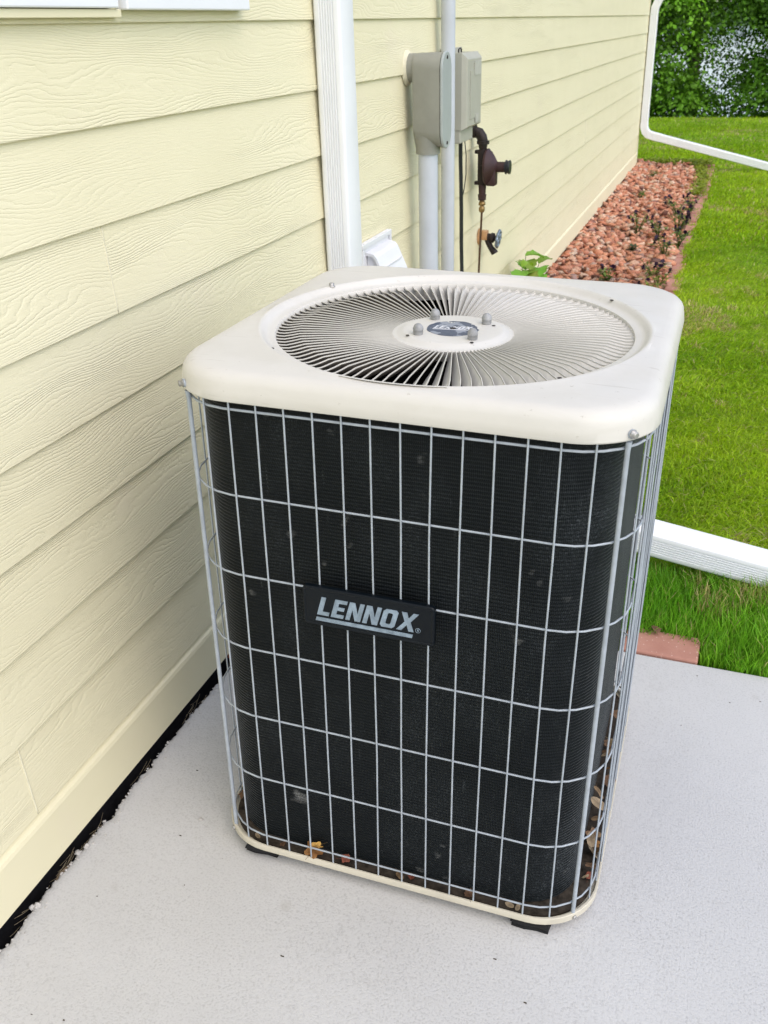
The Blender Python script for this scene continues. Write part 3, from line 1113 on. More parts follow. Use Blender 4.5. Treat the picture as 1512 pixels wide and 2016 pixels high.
# coil: folded fin pack with 7 mm tube rows
hc, rc = H - 0.028, RC - 0.010
CX = -0.011
out_pts = rrect(hc, rc, 14, KY)
at, PER = perimeter(out_pts)
NS = 150
rows_z = []
pitch = 0.0071
z = 0.040
k = 0
while z < 1.035:
    rows_z += [(z, -0.0019), (z + pitch * 0.30, 0.0007), (z + pitch * 0.70, 0.0007)]
    z += pitch
me_v, me_uv = [], []
ss = [PER * i / NS for i in range(NS + 1)]
base = [at(s_) for s_ in ss]
for (z, d) in rows_z:
    for i, s_ in enumerate(ss):
        p, nr = base[i]
        wv = 0.0009 * fnoise(s_ * 3, z * 5, 2.0, 4)
        dd = d + wv
        me_v.append((CX + p.x + nr.x * dd, p.y + nr.y * dd, z + 0.0012 * fnoise(s_, 0, 2.5, 9)))
        me_uv.append((s_, z))
W1 = NS + 1
F = np.array([(j * W1 + i, j * W1 + i + 1, (j + 1) * W1 + i + 1, (j + 1) * W1 + i) for j in range(len(rows_z) - 1) for i in range(NS)])
me = np_mesh('coil', np.array(me_v), F)
uvl = me.uv_layers.new(name='UVMap')
uva = np.array(me_uv)[F.ravel()]
uvl.data.foreach_set('uv', uva.astype(np.float32).ravel())
me.polygons.foreach_set('use_smooth', [True] * len(me.polygons))
link('coil', me, 'coil_fins', ac)
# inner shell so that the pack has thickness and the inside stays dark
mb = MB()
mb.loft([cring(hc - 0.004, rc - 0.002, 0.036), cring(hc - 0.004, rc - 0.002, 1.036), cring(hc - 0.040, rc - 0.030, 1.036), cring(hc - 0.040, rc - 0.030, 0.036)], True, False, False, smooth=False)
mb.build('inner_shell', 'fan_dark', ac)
mb = MB()
mb.loft([ring(H - 0.006, RC - 0.005, 0.0330), ring(H - 0.006, RC - 0.005, 0.0375)], True, True, True, smooth=False)
mb.build('pan_floor', 'pan_dirt', ac)

# lid: rounded square skirt, flat top, bead and step down to the round grille
FCX, FCY = 0.0015, -0.012
FR = 0.331
TH = [2 * math.pi * (i + 0.5) / 160 for i in range(160)]


def polar_rr(h, r_, t):
    """point of the rounded square in direction t"""
    c_, s_ = math.cos(t), math.sin(t)
    lo, hi = 0.0, h * 2
    hy = h * KY
    for _ in range(40):
        m_ = (lo + hi) / 2
        x, y = abs(c_ * m_), abs(s_ * m_)
        ins = x <= h and y <= hy
        if ins and x > h - r_ and y > hy - r_:
            ins = math.hypot(x - h + r_, y - hy + r_) <= r_
        if ins:
            lo = m_
        else:
            hi = m_
    return c_ * lo, s_ * lo


# parametrise by the outline so that corners stay smooth
OUT = rrect(1.0, 0.3, 26, 1.0)


def lid_loop(h, r_, z):
    r_ = max(r_, 0.01)
    c = rrect(h, r_, 16, KY)
    out = []
    for k_ in range(4):
        out += c[k_ * 17:(k_ + 1) * 17]
        a, b = c[k_ * 17 + 16], c[((k_ + 1) * 17) % 68]
        out += [(a[0] + (b[0] - a[0]) * t / 24, a[1] + (b[1] - a[1]) * t / 24) for t in range(1, 24)]
    return [(x, y, z) for x, y in out]


hl, rl = H + 0.0075, RC + 0.004
loops = [lid_loop(hl - 0.006, rl - 0.004, ZT + 0.012), lid_loop(hl - 0.004, rl - 0.003, ZT), lid_loop(hl - 0.001, rl, ZT - 0.0005), lid_loop(hl, rl, ZT + 0.002)]
TOPZ = ZT + 0.047
fil = 0.026
loops.append(lid_loop(hl - 0.002, rl - 0.001, ZT + 0.018))
for t in (0, 18, 36, 54, 72, 90):
    a = R(t)
    loops.append(lid_loop(hl - 0.003 - fil * (1 - math.cos(a)), rl - 0.003 - fil * (1 - math.cos(a)) * 0.6, TOPZ - fil + fil * math.sin(a)))
inner_h = hl - 0.003 - fil - 0.012
loops.append(lid_loop(inner_h, rl - 0.03, TOPZ + 0.0012))
nL = len(loops[0])
ang = [math.atan2(p[1] - FCY, p[0] - FCX) for p in loops[-1]]
ANG = ang
circ = lambda r_, z: [(FCX + r_ * math.cos(a), FCY + r_ * math.sin(a), z) for a in ang]
last = loops[-1]
for f_, zz in ((0.5, 0.0022), (1.0, 0.003)):
    cr = circ(0.3625, TOPZ + zz)
    loops.append([(p[0] * (1 - f_) + q_[0] * f_, p[1] * (1 - f_) + q_[1] * f_, TOPZ + zz) for p, q_ in zip(last, cr)])
for r_, zz in ((0.3600, 0.0034), (0.3570, 0.0028), (0.3530, 0.000), (0.3490, -0.0045), (0.3450, -0.0072), (0.3400, -0.0085), (0.3335, -0.0090), (0.3305, -0.0098), (0.3290, -0.013), (0.3290, -0.045)):
    loops.append(circ(r_, TOPZ + zz))
mb = MB()
mb.loft(loops, True, False, False, smooth=True)
lid = mb.build('lid', 'lid_cover_paint', ac, auto=35)
# screw slots in the lid
for x, y in ((-0.244, 0.262), (0.262, 0.225), (0.243, -0.266), (-0.251, -0.262)):
    mb = MB()
    mb.lathe([(0, 0.0040), (0.0006, 0.0036)], (x, y, TOPZ + 0.0012), (0, 0, 1), 10)
    mb.build('screw_hole', 'black_iron', lid)
mb = MB()
mb.lathe([(0, 0.0075), (0.002, 0.0075), (0.0022, 0.0055), (0.008, 0.0055), (0.009, 0.004)], (-0.312, 0.162, TOPZ + 0.001), (0, 0, 1), 6)
mb.build('hex_bolt', 'galvanised', lid)

# grille vanes: leaning louvre blades, one object each
GZ = TOPZ - 0.0095
RH = 0.1145
NV = 108
mb = MB()
ring_top, ring_bot = [], []
rads = [RH - 0.002, 0.135, 0.17, 0.21, 0.25, 0.285, 0.302, 0.314, 0.323, 0.3305]
rings = []
for r_ in rads:
    fo = max(0, (r_ - 0.292) / 0.0385)
    hgt = 0.0165
    dish = 0.009 * (1 - min(1, (r_ - RH) / 0.17)) ** 1.5
    lo_z = GZ - dish - hgt * (1.0 - 0.30 * fo)
    hi_z = GZ - dish - 0.0005 - 0.0040 * math.sin(math.pi * fo * 0.9) - 0.001 * fo
    w_ = (0.0060 + 0.0070 * min(1, (r_ - RH) / 0.16)) * (1 - 0.50 * fo)
    th = 0.0007
    # section: lower edge trails, upper edge leads, a small rolled lip on top
    y0, y1 = -w_ * 0.55, w_ * 0.45
    rings.append([(r_, y0 - th, lo_z), (r_, y0 + th, lo_z), (r_, y1 + th, hi_z - 0.002), (r_, y1 + th * 0.9, hi_z), (r_, y1 - th * 0.9, hi_z), (r_, y1 - th, hi_z - 0.0025)])
mb.loft(rings, True, True, True, smooth=False)
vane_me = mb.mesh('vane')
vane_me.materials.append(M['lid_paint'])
vane_me.materials.append(M['vane_shade'])
# blade undersides get a dark brown colour: shade painted into the material
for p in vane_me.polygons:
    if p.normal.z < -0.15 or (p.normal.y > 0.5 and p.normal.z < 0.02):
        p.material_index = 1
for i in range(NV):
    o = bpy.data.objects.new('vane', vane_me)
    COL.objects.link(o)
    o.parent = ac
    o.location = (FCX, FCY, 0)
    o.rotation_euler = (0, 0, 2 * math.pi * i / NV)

# hub plate with raised centre
mb = MB()
hz = GZ - 0.0105
mb.lathe([(-0.020, RH - 0.004), (-0.0015, RH), (0.0, RH - 0.0015), (0.0006, RH - 0.008), (0.0012, RH - 0.011), (0.0058, RH - 0.019), (0.0068, RH - 0.023), (0.0072, RH - 0.028), (0.0074, 0.03), (0.0074, 0.0075), (0.003, 0.0070), (-0.003, 0.0068)], (FCX, FCY, hz), (0, 0, 1), 72)
hub = mb.build('hub', 'lid_cover_paint', ac, auto=30)
HT = hz + 0.0074
mb = MB()
mb.lathe([(0, 0.0062), (0.0004, 0.0058)], (FCX, FCY, HT + 0.0008), (0, 0, 1), 12)
mb.build('hub_hole', 'black_iron', hub)
for i, (x, y) in enumerate(((-0.052, -0.052), (-0.050, 0.052), (0.052, 0.050), (0.051, -0.053))):
    mb = MB()
    mb.lathe([(0, 0.0088), (0.0015, 0.0092), (0.008, 0.0092), (0.0085, 0.0098), (0.012, 0.0094), (0.0165, 0.0074), (0.0192, 0.0042), (0.0202, 0.0006)], (FCX + x, FCY + y, HT + 0.0003), (0, 0, 1), 16)
    mb.build('cap_nut', 'nut_grey', ac, auto=50)
for x, y in ((-0.068, -0.066), (0.068, 0.040), (0.055, -0.074)):
    mb = MB()
    mb.lathe([(0, 0.0036), (0.0005, 0.0032)], (FCX + x, FCY + y, HT + 0.0004), (0, 0, 1), 10)
    mb.build('slot', 'black_iron', hub)

# fan: motor, dark blades under the grille
mb = MB()
mb.lathe([(0, 0.075), (0.13, 0.078), (0.15, 0.06)], (FCX, FCY, 0.87), (0, 0, 1), 24)
mb.build('fan_motor', 'fan_dark', ac, auto=40)
for i in range(4):
    mb = MB()
    rs = []
    for r_, wd, tw in ((0.06, 0.05, 32), (0.14, 0.085, 26), (0.22, 0.11, 20), (0.30, 0.10, 15)):
        c_, s_ = math.cos(R(tw)), math.sin(R(tw))
        rs.append([(r_, a * wd * c_ - b * s_, 0.86 + a * wd * s_ + b * c_) for a, b in ((-1, -0.001), (1, -0.001), (1, 0.001), (-1, 0.001))])
    mb.loft(rs, True, True, True, smooth=False)
    o = mb.build('fan_blade', 'fan_dark', ac)
    o.location = (FCX, FCY, 0)
    o.rotation_euler = (0, 0, R(20 + 90 * i))


# lettering from strokes: heavy slanted capitals in a unit box
def letters(shear=0.27):
    st = 0.215
    G = {}
    G['L'] = (0.62, [[(0, 0), (0.62, 0), (0.62, 0.20), (0.25, 0.20), (0.25, 1), (0, 1)]])
    G['E'] = (0.66, [[(0, 0), (0.66, 0), (0.66, 0.19), (0.25, 0.19), (0.25, 0.405), (0.60, 0.405), (0.60, 0.595), (0.25, 0.595), (0.25, 0.81), (0.66, 0.81), (0.66, 1), (0, 1)]])
    G['N'] = (0.78, [[(0, 0), (0.23, 0), (0.23, 0.60), (0.50, 0), (0.78, 0), (0.78, 1), (0.55, 1), (0.55, 0.40), (0.28, 1), (0, 1)]])
    o_ = [(0.12, 0), (0.64, 0), (0.76, 0.12), (0.76, 0.88), (0.64, 1), (0.12, 1), (0, 0.88), (0, 0.12)]
    i_ = [(0.30, 0.19), (0.46, 0.19), (0.51, 0.24), (0.51, 0.76), (0.46, 0.81), (0.30, 0.81), (0.25, 0.76), (0.25, 0.24)]
    G['O'] = (0.76, [[o_[j], o_[(j + 1) % 8], i_[(j + 1) % 8], i_[j]] for j in range(8)])
    G['X'] = (0.90, [[(0, 0), (0.27, 0), (0.45, 0.33), (0.63, 0), (0.90, 0), (0.60, 0.5), (0.88, 1), (0.61, 1), (0.45, 0.69), (0.29, 1), (0.02, 1), (0.30, 0.5)]])
    return G


def word(txt, height, width, shear=0.27):
    G = letters()
    x = 0
    polys = []
    for ch in txt:
        wd, ps = G[ch]
        polys.append([[(px + x, py) for px, py in p] for p in ps])
        x += wd + 0.115
    x -= 0.115
    kx = (width - shear * height) / x
    return [[[(px * kx + py * height * shear, py * height) for px, py in p] for p in ps] for ps in polys]


# wire guard
pts = rrect(H, RC, 16, KY)
at, PER = perimeter(pts)
# arc position of the front-left corner (45 degrees) so that thick rods fall on the corners
best = min((abs(math.degrees(math.atan2(at(PER * i / 4000)[1].y, at(PER * i / 4000)[1].x)) + 135), PER * i / 4000) for i in range(4000))[1]
RINGS = [0.0658, 0.2259, 0.3849, 0.545, 0.705, 0.8641, 1.0225]
for zi, z in enumerate(RINGS):
    mb = MB()
    path = []
    for i in range(96):
        p, nr = at(PER * i / 96)
        s_ = PER * i / 96
        path.append((p.x - nr.x * 0.0022, p.y - nr.y * 0.0022, z + 0.0011 * fnoise(s_ * 2, zi * 5, 1.0, 2)))
    mb.tube(path, 0.00185 if zi < 6 else 0.0023, 8, closed=True)
    mb.build('ring_wire', 'wire_coat', ac)
for i in range(60):
    s_ = best + PER * i / 60
    p, nr = at(s_)
    rod = i % 15 == 0
    mb = MB()
    if rod:
        q0 = Vector((p.x, p.y, 0)) + nr * 0.0035
        tp = [(q0.x, q0.y, 0.040), (q0.x, q0.y, 0.5), (q0.x, q0.y, 1.020), (q0.x + nr.x * 0.001, q0.y + nr.y * 0.001, 1.035)]
        mb.tube(tp, [0.0042, 0.0042, 0.0042, 0.0050], 10)
        # flattened eyelet under the lid bolt
        mb.lathe([(0, 0.0075), (0.003, 0.0075)], (q0.x + nr.x * 0.0042, q0.y + nr.y * 0.0042, ZT + 0.010), nr, 12)
        mb.build('corner_rod', 'wire_coat', ac, auto=50)
        mb = MB()
        bo = Vector((q0.x, q0.y, ZT + 0.0105)) + nr * 0.0074
        mb.lathe([(0, 0.0072), (0.0016, 0.0072), (0.0018, 0.0053), (0.0072, 0.0051), (0.0080, 0.0040)], bo, nr, 6)
        mb.build('corner_bolt', 'galvanised', ac)
        mb = MB()
        mb.lathe([(0, 0.0050), (0.005, 0.0048), (0.006, 0.003)], Vector((p.x, p.y, 0.034)) + nr * 0.0065, nr, 6)
        mb.build('pan_screw', 'galvanised', ac)
    else:
        jx = 0.0022 * fnoise(i * 3.3, 0, 1.0, 1)
        tgt = Vector((-nr.y, nr.x, 0))
        path = []
        for t in (0.040, 0.2, 0.36, 0.52, 0.68, 0.84, 1.042):
            bend = jx * math.sin(t * 3 + i) + 0.0016 * fnoise(i * 9.1, t * 4, 1.0, 7)
            q0 = Vector((p.x, p.y, t)) + nr * 0.0018 + tgt * bend + nr * (0.0045 if nr.x > 0.8 else 0.001) * fnoise(i * 5.1, t * (1.6 if nr.x > 0.8 else 3), 1.0, 3)
            path.append(q0)
        mb.tube(path, 0.00168, 8)
        mb.build('guard_wire', 'wire_coat', ac, auto=60)

# front badge
yb_ = -(H * KY) - 0.0045
bx0, bx1, bz0, bz1 = -0.1505, 0.0890, 0.6397, 0.7182
mb = MB()


def rpoly(x0, x1, z0, z1, r_, n=5):
    p = []
    for cx, cz, a0 in ((x1 - r_, z0 + r_, -90), (x1 - r_, z1 - r_, 0), (x0 + r_, z1 - r_, 90), (x0 + r_, z0 + r_, 180)):
        p += [(cx + r_ * math.cos(R(a0 + 90 * i / n)), cz + r_ * math.sin(R(a0 + 90 * i / n))) for i in range(n + 1)]
    return p


rings = []
for y, d in ((0.0, 0.0), (-0.007, 0.0), (-0.009, 0.0012), (-0.0096, 0.003), (-0.0094, 0.0042), (-0.0086, 0.0052)):
    rings.append([(x, yb_ + y, z) for x, z in rpoly(bx0 + d, bx1 - d, bz0 + d, bz1 - d, 0.007 - d * 0.5)])
mb.loft(rings, True, True, True, smooth=True)
badge = mb.build('badge', 'badge_black', ac, auto=30)
wl = word('LENNOX', 0.0372, 0.187)
lx, lz = bx0 + 0.0262, bz0 + 0.0235
for ps in wl:
    mb = MB()
    for p in ps:
        mb.prism(p, ((lx, yb_ - 0.0087, lz), (1, 0, 0), (0, 0, 1), (0, -1, 0)), 0.0, 0.0011)
    mb.build('letter', 'badge_silver', badge)
mb = MB()
mb.prism([(-0.0030, -0.0125), (0.174, -0.0125), (0.176, -0.0052), (-0.0010, -0.0052)], ((lx, yb_ - 0.0087, lz), (1, 0, 0), (0, 0, 1), (0, -1, 0)), 0.0, 0.0011)
mb.build('underline', 'badge_silver', badge)
mb = MB()
ro = (lx + 0.1845, lz + 0.0045)
mb.tube([(ro[0] + 0.0044 * math.cos(t), yb_ - 0.0090, ro[1] + 0.0044 * math.sin(t)) for t in [2 * math.pi * i / 20 for i in range(20)]], 0.0004, 6, closed=True)
for p in ([(-0.0015, -0.0022), (-0.0007, -0.0022), (-0.0007, 0.0022), (-0.0015, 0.0022)], [(-0.0007, 0.0014), (0.0013, 0.0014), (0.0013, 0.0022), (-0.0007, 0.0022)],
          [(0.0007, 0.0002), (0.0014, 0.0002), (0.0014, 0.0014), (0.0007, 0.0014)], [(-0.0007, -0.0004), (0.0013, -0.0004), (0.0013, 0.0003), (-0.0007, 0.0003)],
          [(0.0001, -0.0004), (0.0008, -0.0022), (0.0017, -0.0022), (0.0010, -0.0004)]):
    mb.prism(p, ((ro[0], yb_ - 0.0087, ro[1]), (1, 0, 0), (0, 0, 1), (0, -1, 0)), 0.0, 0.0005)
mb.build('registered_mark', 'badge_silver', badge)

# round sticker on the hub, partly torn, with its lettering
mb = MB()
sp = []
for i in range(72):
    t = 2 * math.pi * i / 72
    r_ = 0.0485 + 0.0022 * fnoise(math.cos(t) * 3, math.sin(t) * 3, 1.0, 5)
    if 0.15 < t < 0.9:
        r_ -= 0.007 * abs(fnoise(t * 9, 0, 1.0, 2)) + 0.002
    sp.append((r_ * math.cos(t), r_ * math.sin(t)))
mb.prism(sp, ((FCX, FCY, HT), (1, 0, 0), (0, 1, 0), (0, 0, 1)), 0.0002, 0.0006)
stk = mb.build('sticker', 'sticker_navy', hub)
o_st = stk
ca, sa = math.cos(R(8)), math.sin(R(8))
mb = MB()
for gi, ps in enumerate(word('LENNOX', 0.0185, 0.074)):
    for p in ps:
        if gi in (2, 3):
            p = [(x, y * 0.55 + 0.006 * (gi == 3)) for x, y in p]
        mb.prism(p, ((FCX - 0.036, FCY - 0.0095, HT), (ca, sa, 0), (-sa, ca, 0), (0, 0, 1)), 0.00065, 0.0009)
mb.prism([(-0.001, -0.0055), (0.066, -0.0055), (0.067, -0.0025), (0, -0.0025)], ((FCX - 0.036, FCY - 0.0095, HT), (ca, sa, 0), (-sa, ca, 0), (0, 0, 1)), 0.00065, 0.0009)
lt = mb.build('lettering', 'sticker_white', hub)

bpy.context.view_layer.update()
ACM = Matrix.Translation(ac.location) @ Euler(ac.rotation_euler).to_matrix().to_4x4()


# ------------------------------------------------------------------ dead leaves
def leaf_mesh(name, kind, seed, col):
    r_ = random.Random(seed)
    n = 22
    pts = []
    for i in range(n):
        t = 2 * math.pi * i / n
        if kind == 'lobed':
            rad = 0.55 + 0.42 * abs(math.cos(2.5 * t)) ** 1.3
        elif kind == 'oval':
            rad = 0.42 / math.sqrt((math.cos(t) * 0.45) ** 2 + (math.sin(t) * 0.95) ** 2)
            rad = min(rad, 0.95)
        else:
            rad = 0.5 + 0.3 * r_.random()
        pts.append((rad * math.cos(t), rad * math.sin(t)))
    cu1, cu2, tw = r_.uniform(-0.6, 0.9), r_.uniform(-0.5, 0.7), r_.uniform(-0.5, 0.5)
    V, T = [], []
    fn = lambda x, y: cu1 * x * x * 0.5 + cu2 * y * y * 0.5 + tw * x * y + 0.12 * math.sin(5 * x + seed) * y
    for k_ in (0.0, 0.5, 1.0):
        for x, y in (pts if k_ else [(0, 0)]):
            V.append((x * k_, y * k_, fn(x * k_, y * k_)))
            g = r_.uniform(0.75, 1.2) * (0.8 + 0.3 * k_)
            T.append([c_ * g for c_ in col])
    F = [(0, 1 + i, 1 + (i + 1) % n) for i in range(n)]
    for i in range(n):
        a, b = 1 + i, 1 + (i + 1) % n
        F += [(a, n + a, n + b), (a, n + b, b)]
    o_ = len(V)
    V += [(-0.05, 0.015, 0.0), (-0.05, -0.015, 0.0), (-1.5, 0.03, 0.25), (-1.5, -0.01, 0.25)]
    T += [[c_ * 0.6 for c_ in col]] * 4
    F += [(o_, o_ + 1, o_ + 3), (o_, o_ + 3, o_ + 2)]
    return np_mesh(name, np.array(V), np.array(F), np.array(T))


LEAFS = [leaf_mesh('dead_leaf', kd, i * 3 + 1, c_) for i, (kd, c_) in enumerate([
    ('lobed', (0.30, 0.15, 0.055)), ('oval', (0.24, 0.16, 0.09)), ('scrap', (0.15, 0.085, 0.05)), ('oval', (0.34, 0.26, 0.17)), ('scrap', (0.22, 0.07, 0.045)), ('lobed', (0.20, 0.12, 0.07))])]
for me in LEAFS:
    me.materials.append(M['dead_leaf'])
YELLOW = leaf_mesh('dead_leaf', 'lobed', 40, (0.62, 0.36, 0.10))
YELLOW.materials.append(M['dead_leaf'])


def leaf(me, loc, size, rot, label, group=None, local=True):
    o = bpy.data.objects.new('dead_leaf', me)
    COL.objects.link(o)
    p = ACM @ Vector(loc) if local else Vector(loc)
    o.location = p
    o.rotation_euler = rot
    o.scale = (size, size, size)
    return tag(o, label, 'leaf', group)


rn = random.Random(5)
GR, LR = 'dry leaves caught inside the wire guard', 'dry brown leaf caught between coil and wire guard along the right side'
for i in range(30):
    y = -0.30 + 0.66 * rn.random() ** 1.15
    leaf(rn.choice(LEAFS), (H - 0.017 + rn.uniform(-0.010, 0.008), y, 0.046 + 0.055 * rn.random() ** 1.6), rn.uniform(0.012, 0.024), (rn.uniform(-0.9, 0.9), rn.uniform(-1.3, 0.4), rn.uniform(0, 6.28)), LR, GR)
GF, LF = 'leaf scraps on the front edge of the base pan', 'small brown leaf scrap on the front edge of the base pan'
for x in (-0.31, -0.235, 0.02, 0.045, 0.16, 0.245, 0.27):
    leaf(rn.choice(LEAFS[1:5]), (x + rn.uniform(-0.01, 0.01), -H * KY + 0.0125, 0.041 + 0.006 * rn.random()), rn.uniform(0.008, 0.015), (rn.uniform(-0.4, 0.4), rn.uniform(-0.4, 0.4), rn.uniform(0, 6.28)), LF, GF)
leaf(YELLOW, (-0.165, -H * KY + 0.010, 0.064), 0.017, (R(66), R(14), R(195)), 'yellow lobed leaf with a stem at the left of the front pan edge')
leaf(LEAFS[4], (-0.100, -H * KY + 0.012, 0.050), 0.014, (R(40), 0, R(20)), 'reddish brown leaf beside the yellow leaf on the front pan edge')
leaf(LEAFS[0], (-0.172, -H * KY + 0.013, 0.047), 0.022, (R(20), 0, R(80)), 'orange brown leaf lying under the yellow leaf on the pan edge')
GL, LL = 'leaves at the left corner of the base pan', 'brown leaf standing at the front left corner of the base pan'
for a, zz in ((-0.35, 0.058), (-0.372, 0.075), (-0.365, 0.11), (-0.33, 0.05)):
    leaf(rn.choice(LEAFS), (a, -0.30 + rn.uniform(-0.03, 0.05), zz), 0.024, (rn.uniform(-1, 1), rn.uniform(0.6, 1.5), rn.uniform(0, 6)), LL, GL)
leaf(LEAFS[2], (1.115, 2.375, 0.012), 0.022, (R(15), R(10), R(50)), 'brown leaf scrap on the far edge of the speckled brick', local=False)
leaf(LEAFS[3], (0.004, 1.115, -0.022), 0.024, (R(25), R(-20), R(70)), 'tan curled leaf in the dark gap under the siding', local=False)
leaf(LEAFS[4], (0.012, 1.885, 0.022), 0.034, (R(60), R(-30), R(100)), 'rust brown leaf at the foot of the wall behind the air conditioner', local=False)

# crumbs of mortar along the ragged slab edge, straw in the gap
mb = MB()
rn = random.Random(9)
for i in range(240):
    y = 0.75 + 1.5 * rn.random()
    x = jag(y) + rn.uniform(0.0, 0.035) * rn.random()
    s_ = rn.uniform(0.0008, 0.0036)
    bm = bmesh.new()
    bmesh.ops.create_icosphere(bm, subdivisions=1, radius=s_)
    for q_ in bm.verts:
        q_.co *= rn.uniform(0.7, 1.25)
        q_.co.z *= 0.6
    mb.bm(bm, Matrix.Translation((x, y, slab_z(x) + s_ * 0.3)))
for x, y, s_ in ((0.024, 1.175, 0.007), (0.014, 1.155, 0.006), (0.02, 1.01, 0.008), (0.012, 1.005, 0.006)):
    bm = bmesh.new()
    bmesh.ops.create_icosphere(bm, subdivisions=2, radius=s_)
    for q_ in bm.verts:
        q_.co *= rn.uniform(0.8, 1.2)
    mb.bm(bm, Matrix.Translation((x, y, slab_z(x))))
tag(mb.build('mortar_crumbs', 'crumb'), kind='stuff')
mb = MB()
for i in range(60):
    y = rn.choice((1.02, 1.16, 1.2, 1.4, 1.7)) + rn.gauss(0, 0.05)
    a = rn.uniform(-0.5, 0.5)
    p = Vector((rn.uniform(-0.006, 0.008), y, -0.012 + rn.uniform(-0.02, 0.01)))
    d = Vector((rn.uniform(-0.01, 0.018), math.cos(a) * 0.03, rn.uniform(-0.004, 0.018)))
    mb.tube([p - d * 0.5, p, p + d * 0.5 + Vector((0, 0, 0.003))], 0.0004, 4)
tag(mb.build('straw', 'dry_straw'), kind='stuff')
mb = MB()
bm = bmesh.new()
bmesh.ops.create_icosphere(bm, subdivisions=2, radius=0.0055)
for q_ in bm.verts:
    q_.co *= rn.uniform(0.6, 1.3)
    q_.co.z *= 0.5
mb.bm(bm, Matrix.Translation((0.221, 1.324, slab_z(0.22) + 0.002)))
tag(mb.build('pebble', 'crumb'), 'tiny pale pebble lying alone on the slab left of the unit', 'pebble')
mb = MB()
for i in range(34):
    x, y = rn.uniform(0.06, 1.6), rn.uniform(0.6, 2.25)
    if abs(x - UX) < 0.43 and abs(y - UY) < 0.43:
        continue
    s_ = rn.uniform(0.0004, 0.0011)
    a = rn.uniform(0, 6.28)
    L = s_ * rn.uniform(1, 4)
    mb.box((x - L, y - s_, slab_z(x) - 0.0005), (x + L, y + s_, slab_z(x) + s_))
tag(mb.build('grit', 'soil'), kind='stuff')


# ------------------------------------------------------------------ rocks
def rock_geo(seed):
    r_ = np.random.default_rng(seed)
    bm = bmesh.new()
    bmesh.ops.create_icosphere(bm, subdivisions=1, radius=1.0)
    V = np.array([q_.co[:] for q_ in bm.verts])
    F = np.array([[v_.index for v_ in f.verts] for f in bm.faces])
    bm.free()
    # chop by random planes for flat faces
    for _ in range(14):
        n_ = r_.normal(size=3)
        n_ /= np.linalg.norm(n_)
        d = r_.uniform(0.34, 0.80)
        t = V @ n_ - d
        V = V - np.outer(np.clip(t, 0, None), n_)
    V *= np.array([1.25, r_.uniform(0.62, 1.0), r_.uniform(0.36, 0.66)])
    V += r_.normal(scale=0.03, size=V.shape)
    return V, F


ROCKS = [rock_geo(i) for i in range(12)]
rmes = []
for V, F in ROCKS:
    me = np_mesh('landscape_rock', V, F)
    me.materials.append(M['rock_single'])
    rmes.append(me)


def bed_edge(y):
    return 0.795 + 0.012 * math.sin(y * 1.3)


spots = []
r_ = np.random.default_rng(21)
for layer, (dens, zb) in enumerate(((300, -0.026), (330, -0.010))):
    n = int(dens * 0.80 * 10.2)
    for i in range(n):
        y = 2.40 + 10.15 * r_.random()
        x = 0.012 + r_.random() ** 1.12 * (bed_edge(y) - 0.02)
        if y > 11.9 and x > 0.80 - (y - 11.9) * 0.35:
            continue
        spots.append((x, y, zb + r_.uniform(-0.006, 0.012) + 0.036 * max(0.0, 1 - x / 0.22), r_.uniform(0.026, 0.064) * (0.9 if layer else 1.0)))
# hidden ground behind the unit keeps a thinner cover
spots = [s_ for s_ in spots if s_[1] > 5.6 or r_.random() < 0.75]
vis = sorted([s_ for s_ in spots if s_[1] > 6.15 and s_[2] > -0.018 and s_[0] > (0.0 if s_[1] > 6.5 else 0.05)], key=lambda s_: s_[1] - s_[3] * 14)[:300]
vset = set(vis)
for x, y, z, s_ in vis:
    o = bpy.data.objects.new('landscape_rock', rmes[r_.integers(12)])
    COL.objects.link(o)
    o.location = (x, y, z)
    o.rotation_euler = (r_.normal() * 0.35, r_.normal() * 0.35, r_.uniform(0, 6.28))
    o.scale = (s_, s_, s_)
    tag(o, 'reddish landscaping rock in the bed beside the siding', 'rock', 'reddish rocks in the bed along the wall')
VV, FF, RR = [], [], []
off = 0
for t in spots:
    if t in vset:
        continue
    x, y, z, s_ = t
    V, F = ROCKS[r_.integers(12)]
    e = Euler((r_.normal() * 0.35, r_.normal() * 0.35, r_.uniform(0, 6.28))).to_matrix()
    Vt = (V * s_) @ np.array(e).T + np.array([x, y, z])
    VV.append(Vt)
    FF.append(F + off)
    RR.append(np.full(len(V), r_.random()))
    off += len(V)
tag(link('rock_bed', np_mesh('rock_bed', np.concatenate(VV), np.concatenate(FF), rnd=np.concatenate(RR)), 'rock_mass'), kind='stuff')

# ------------------------------------------------------------------ brick edging
brick_v = MB()
brick_v.box((-0.10, -0.048, -0.058), (0.10, 0.048, 0.0), 0.005)
brick_me = brick_v.mesh('edging_brick')
brick_me.materials.append(M['brick_red'])


def brick(x, y, z, rz, label, group, tilt=(0, 0)):
    o = bpy.data.objects.new('edging_brick', brick_me)
    COL.objects.link(o)
    o.location = (x, y, z)
    o.rotation_euler = (tilt[0], tilt[1], rz)
    return tag(o, label, 'brick', group)


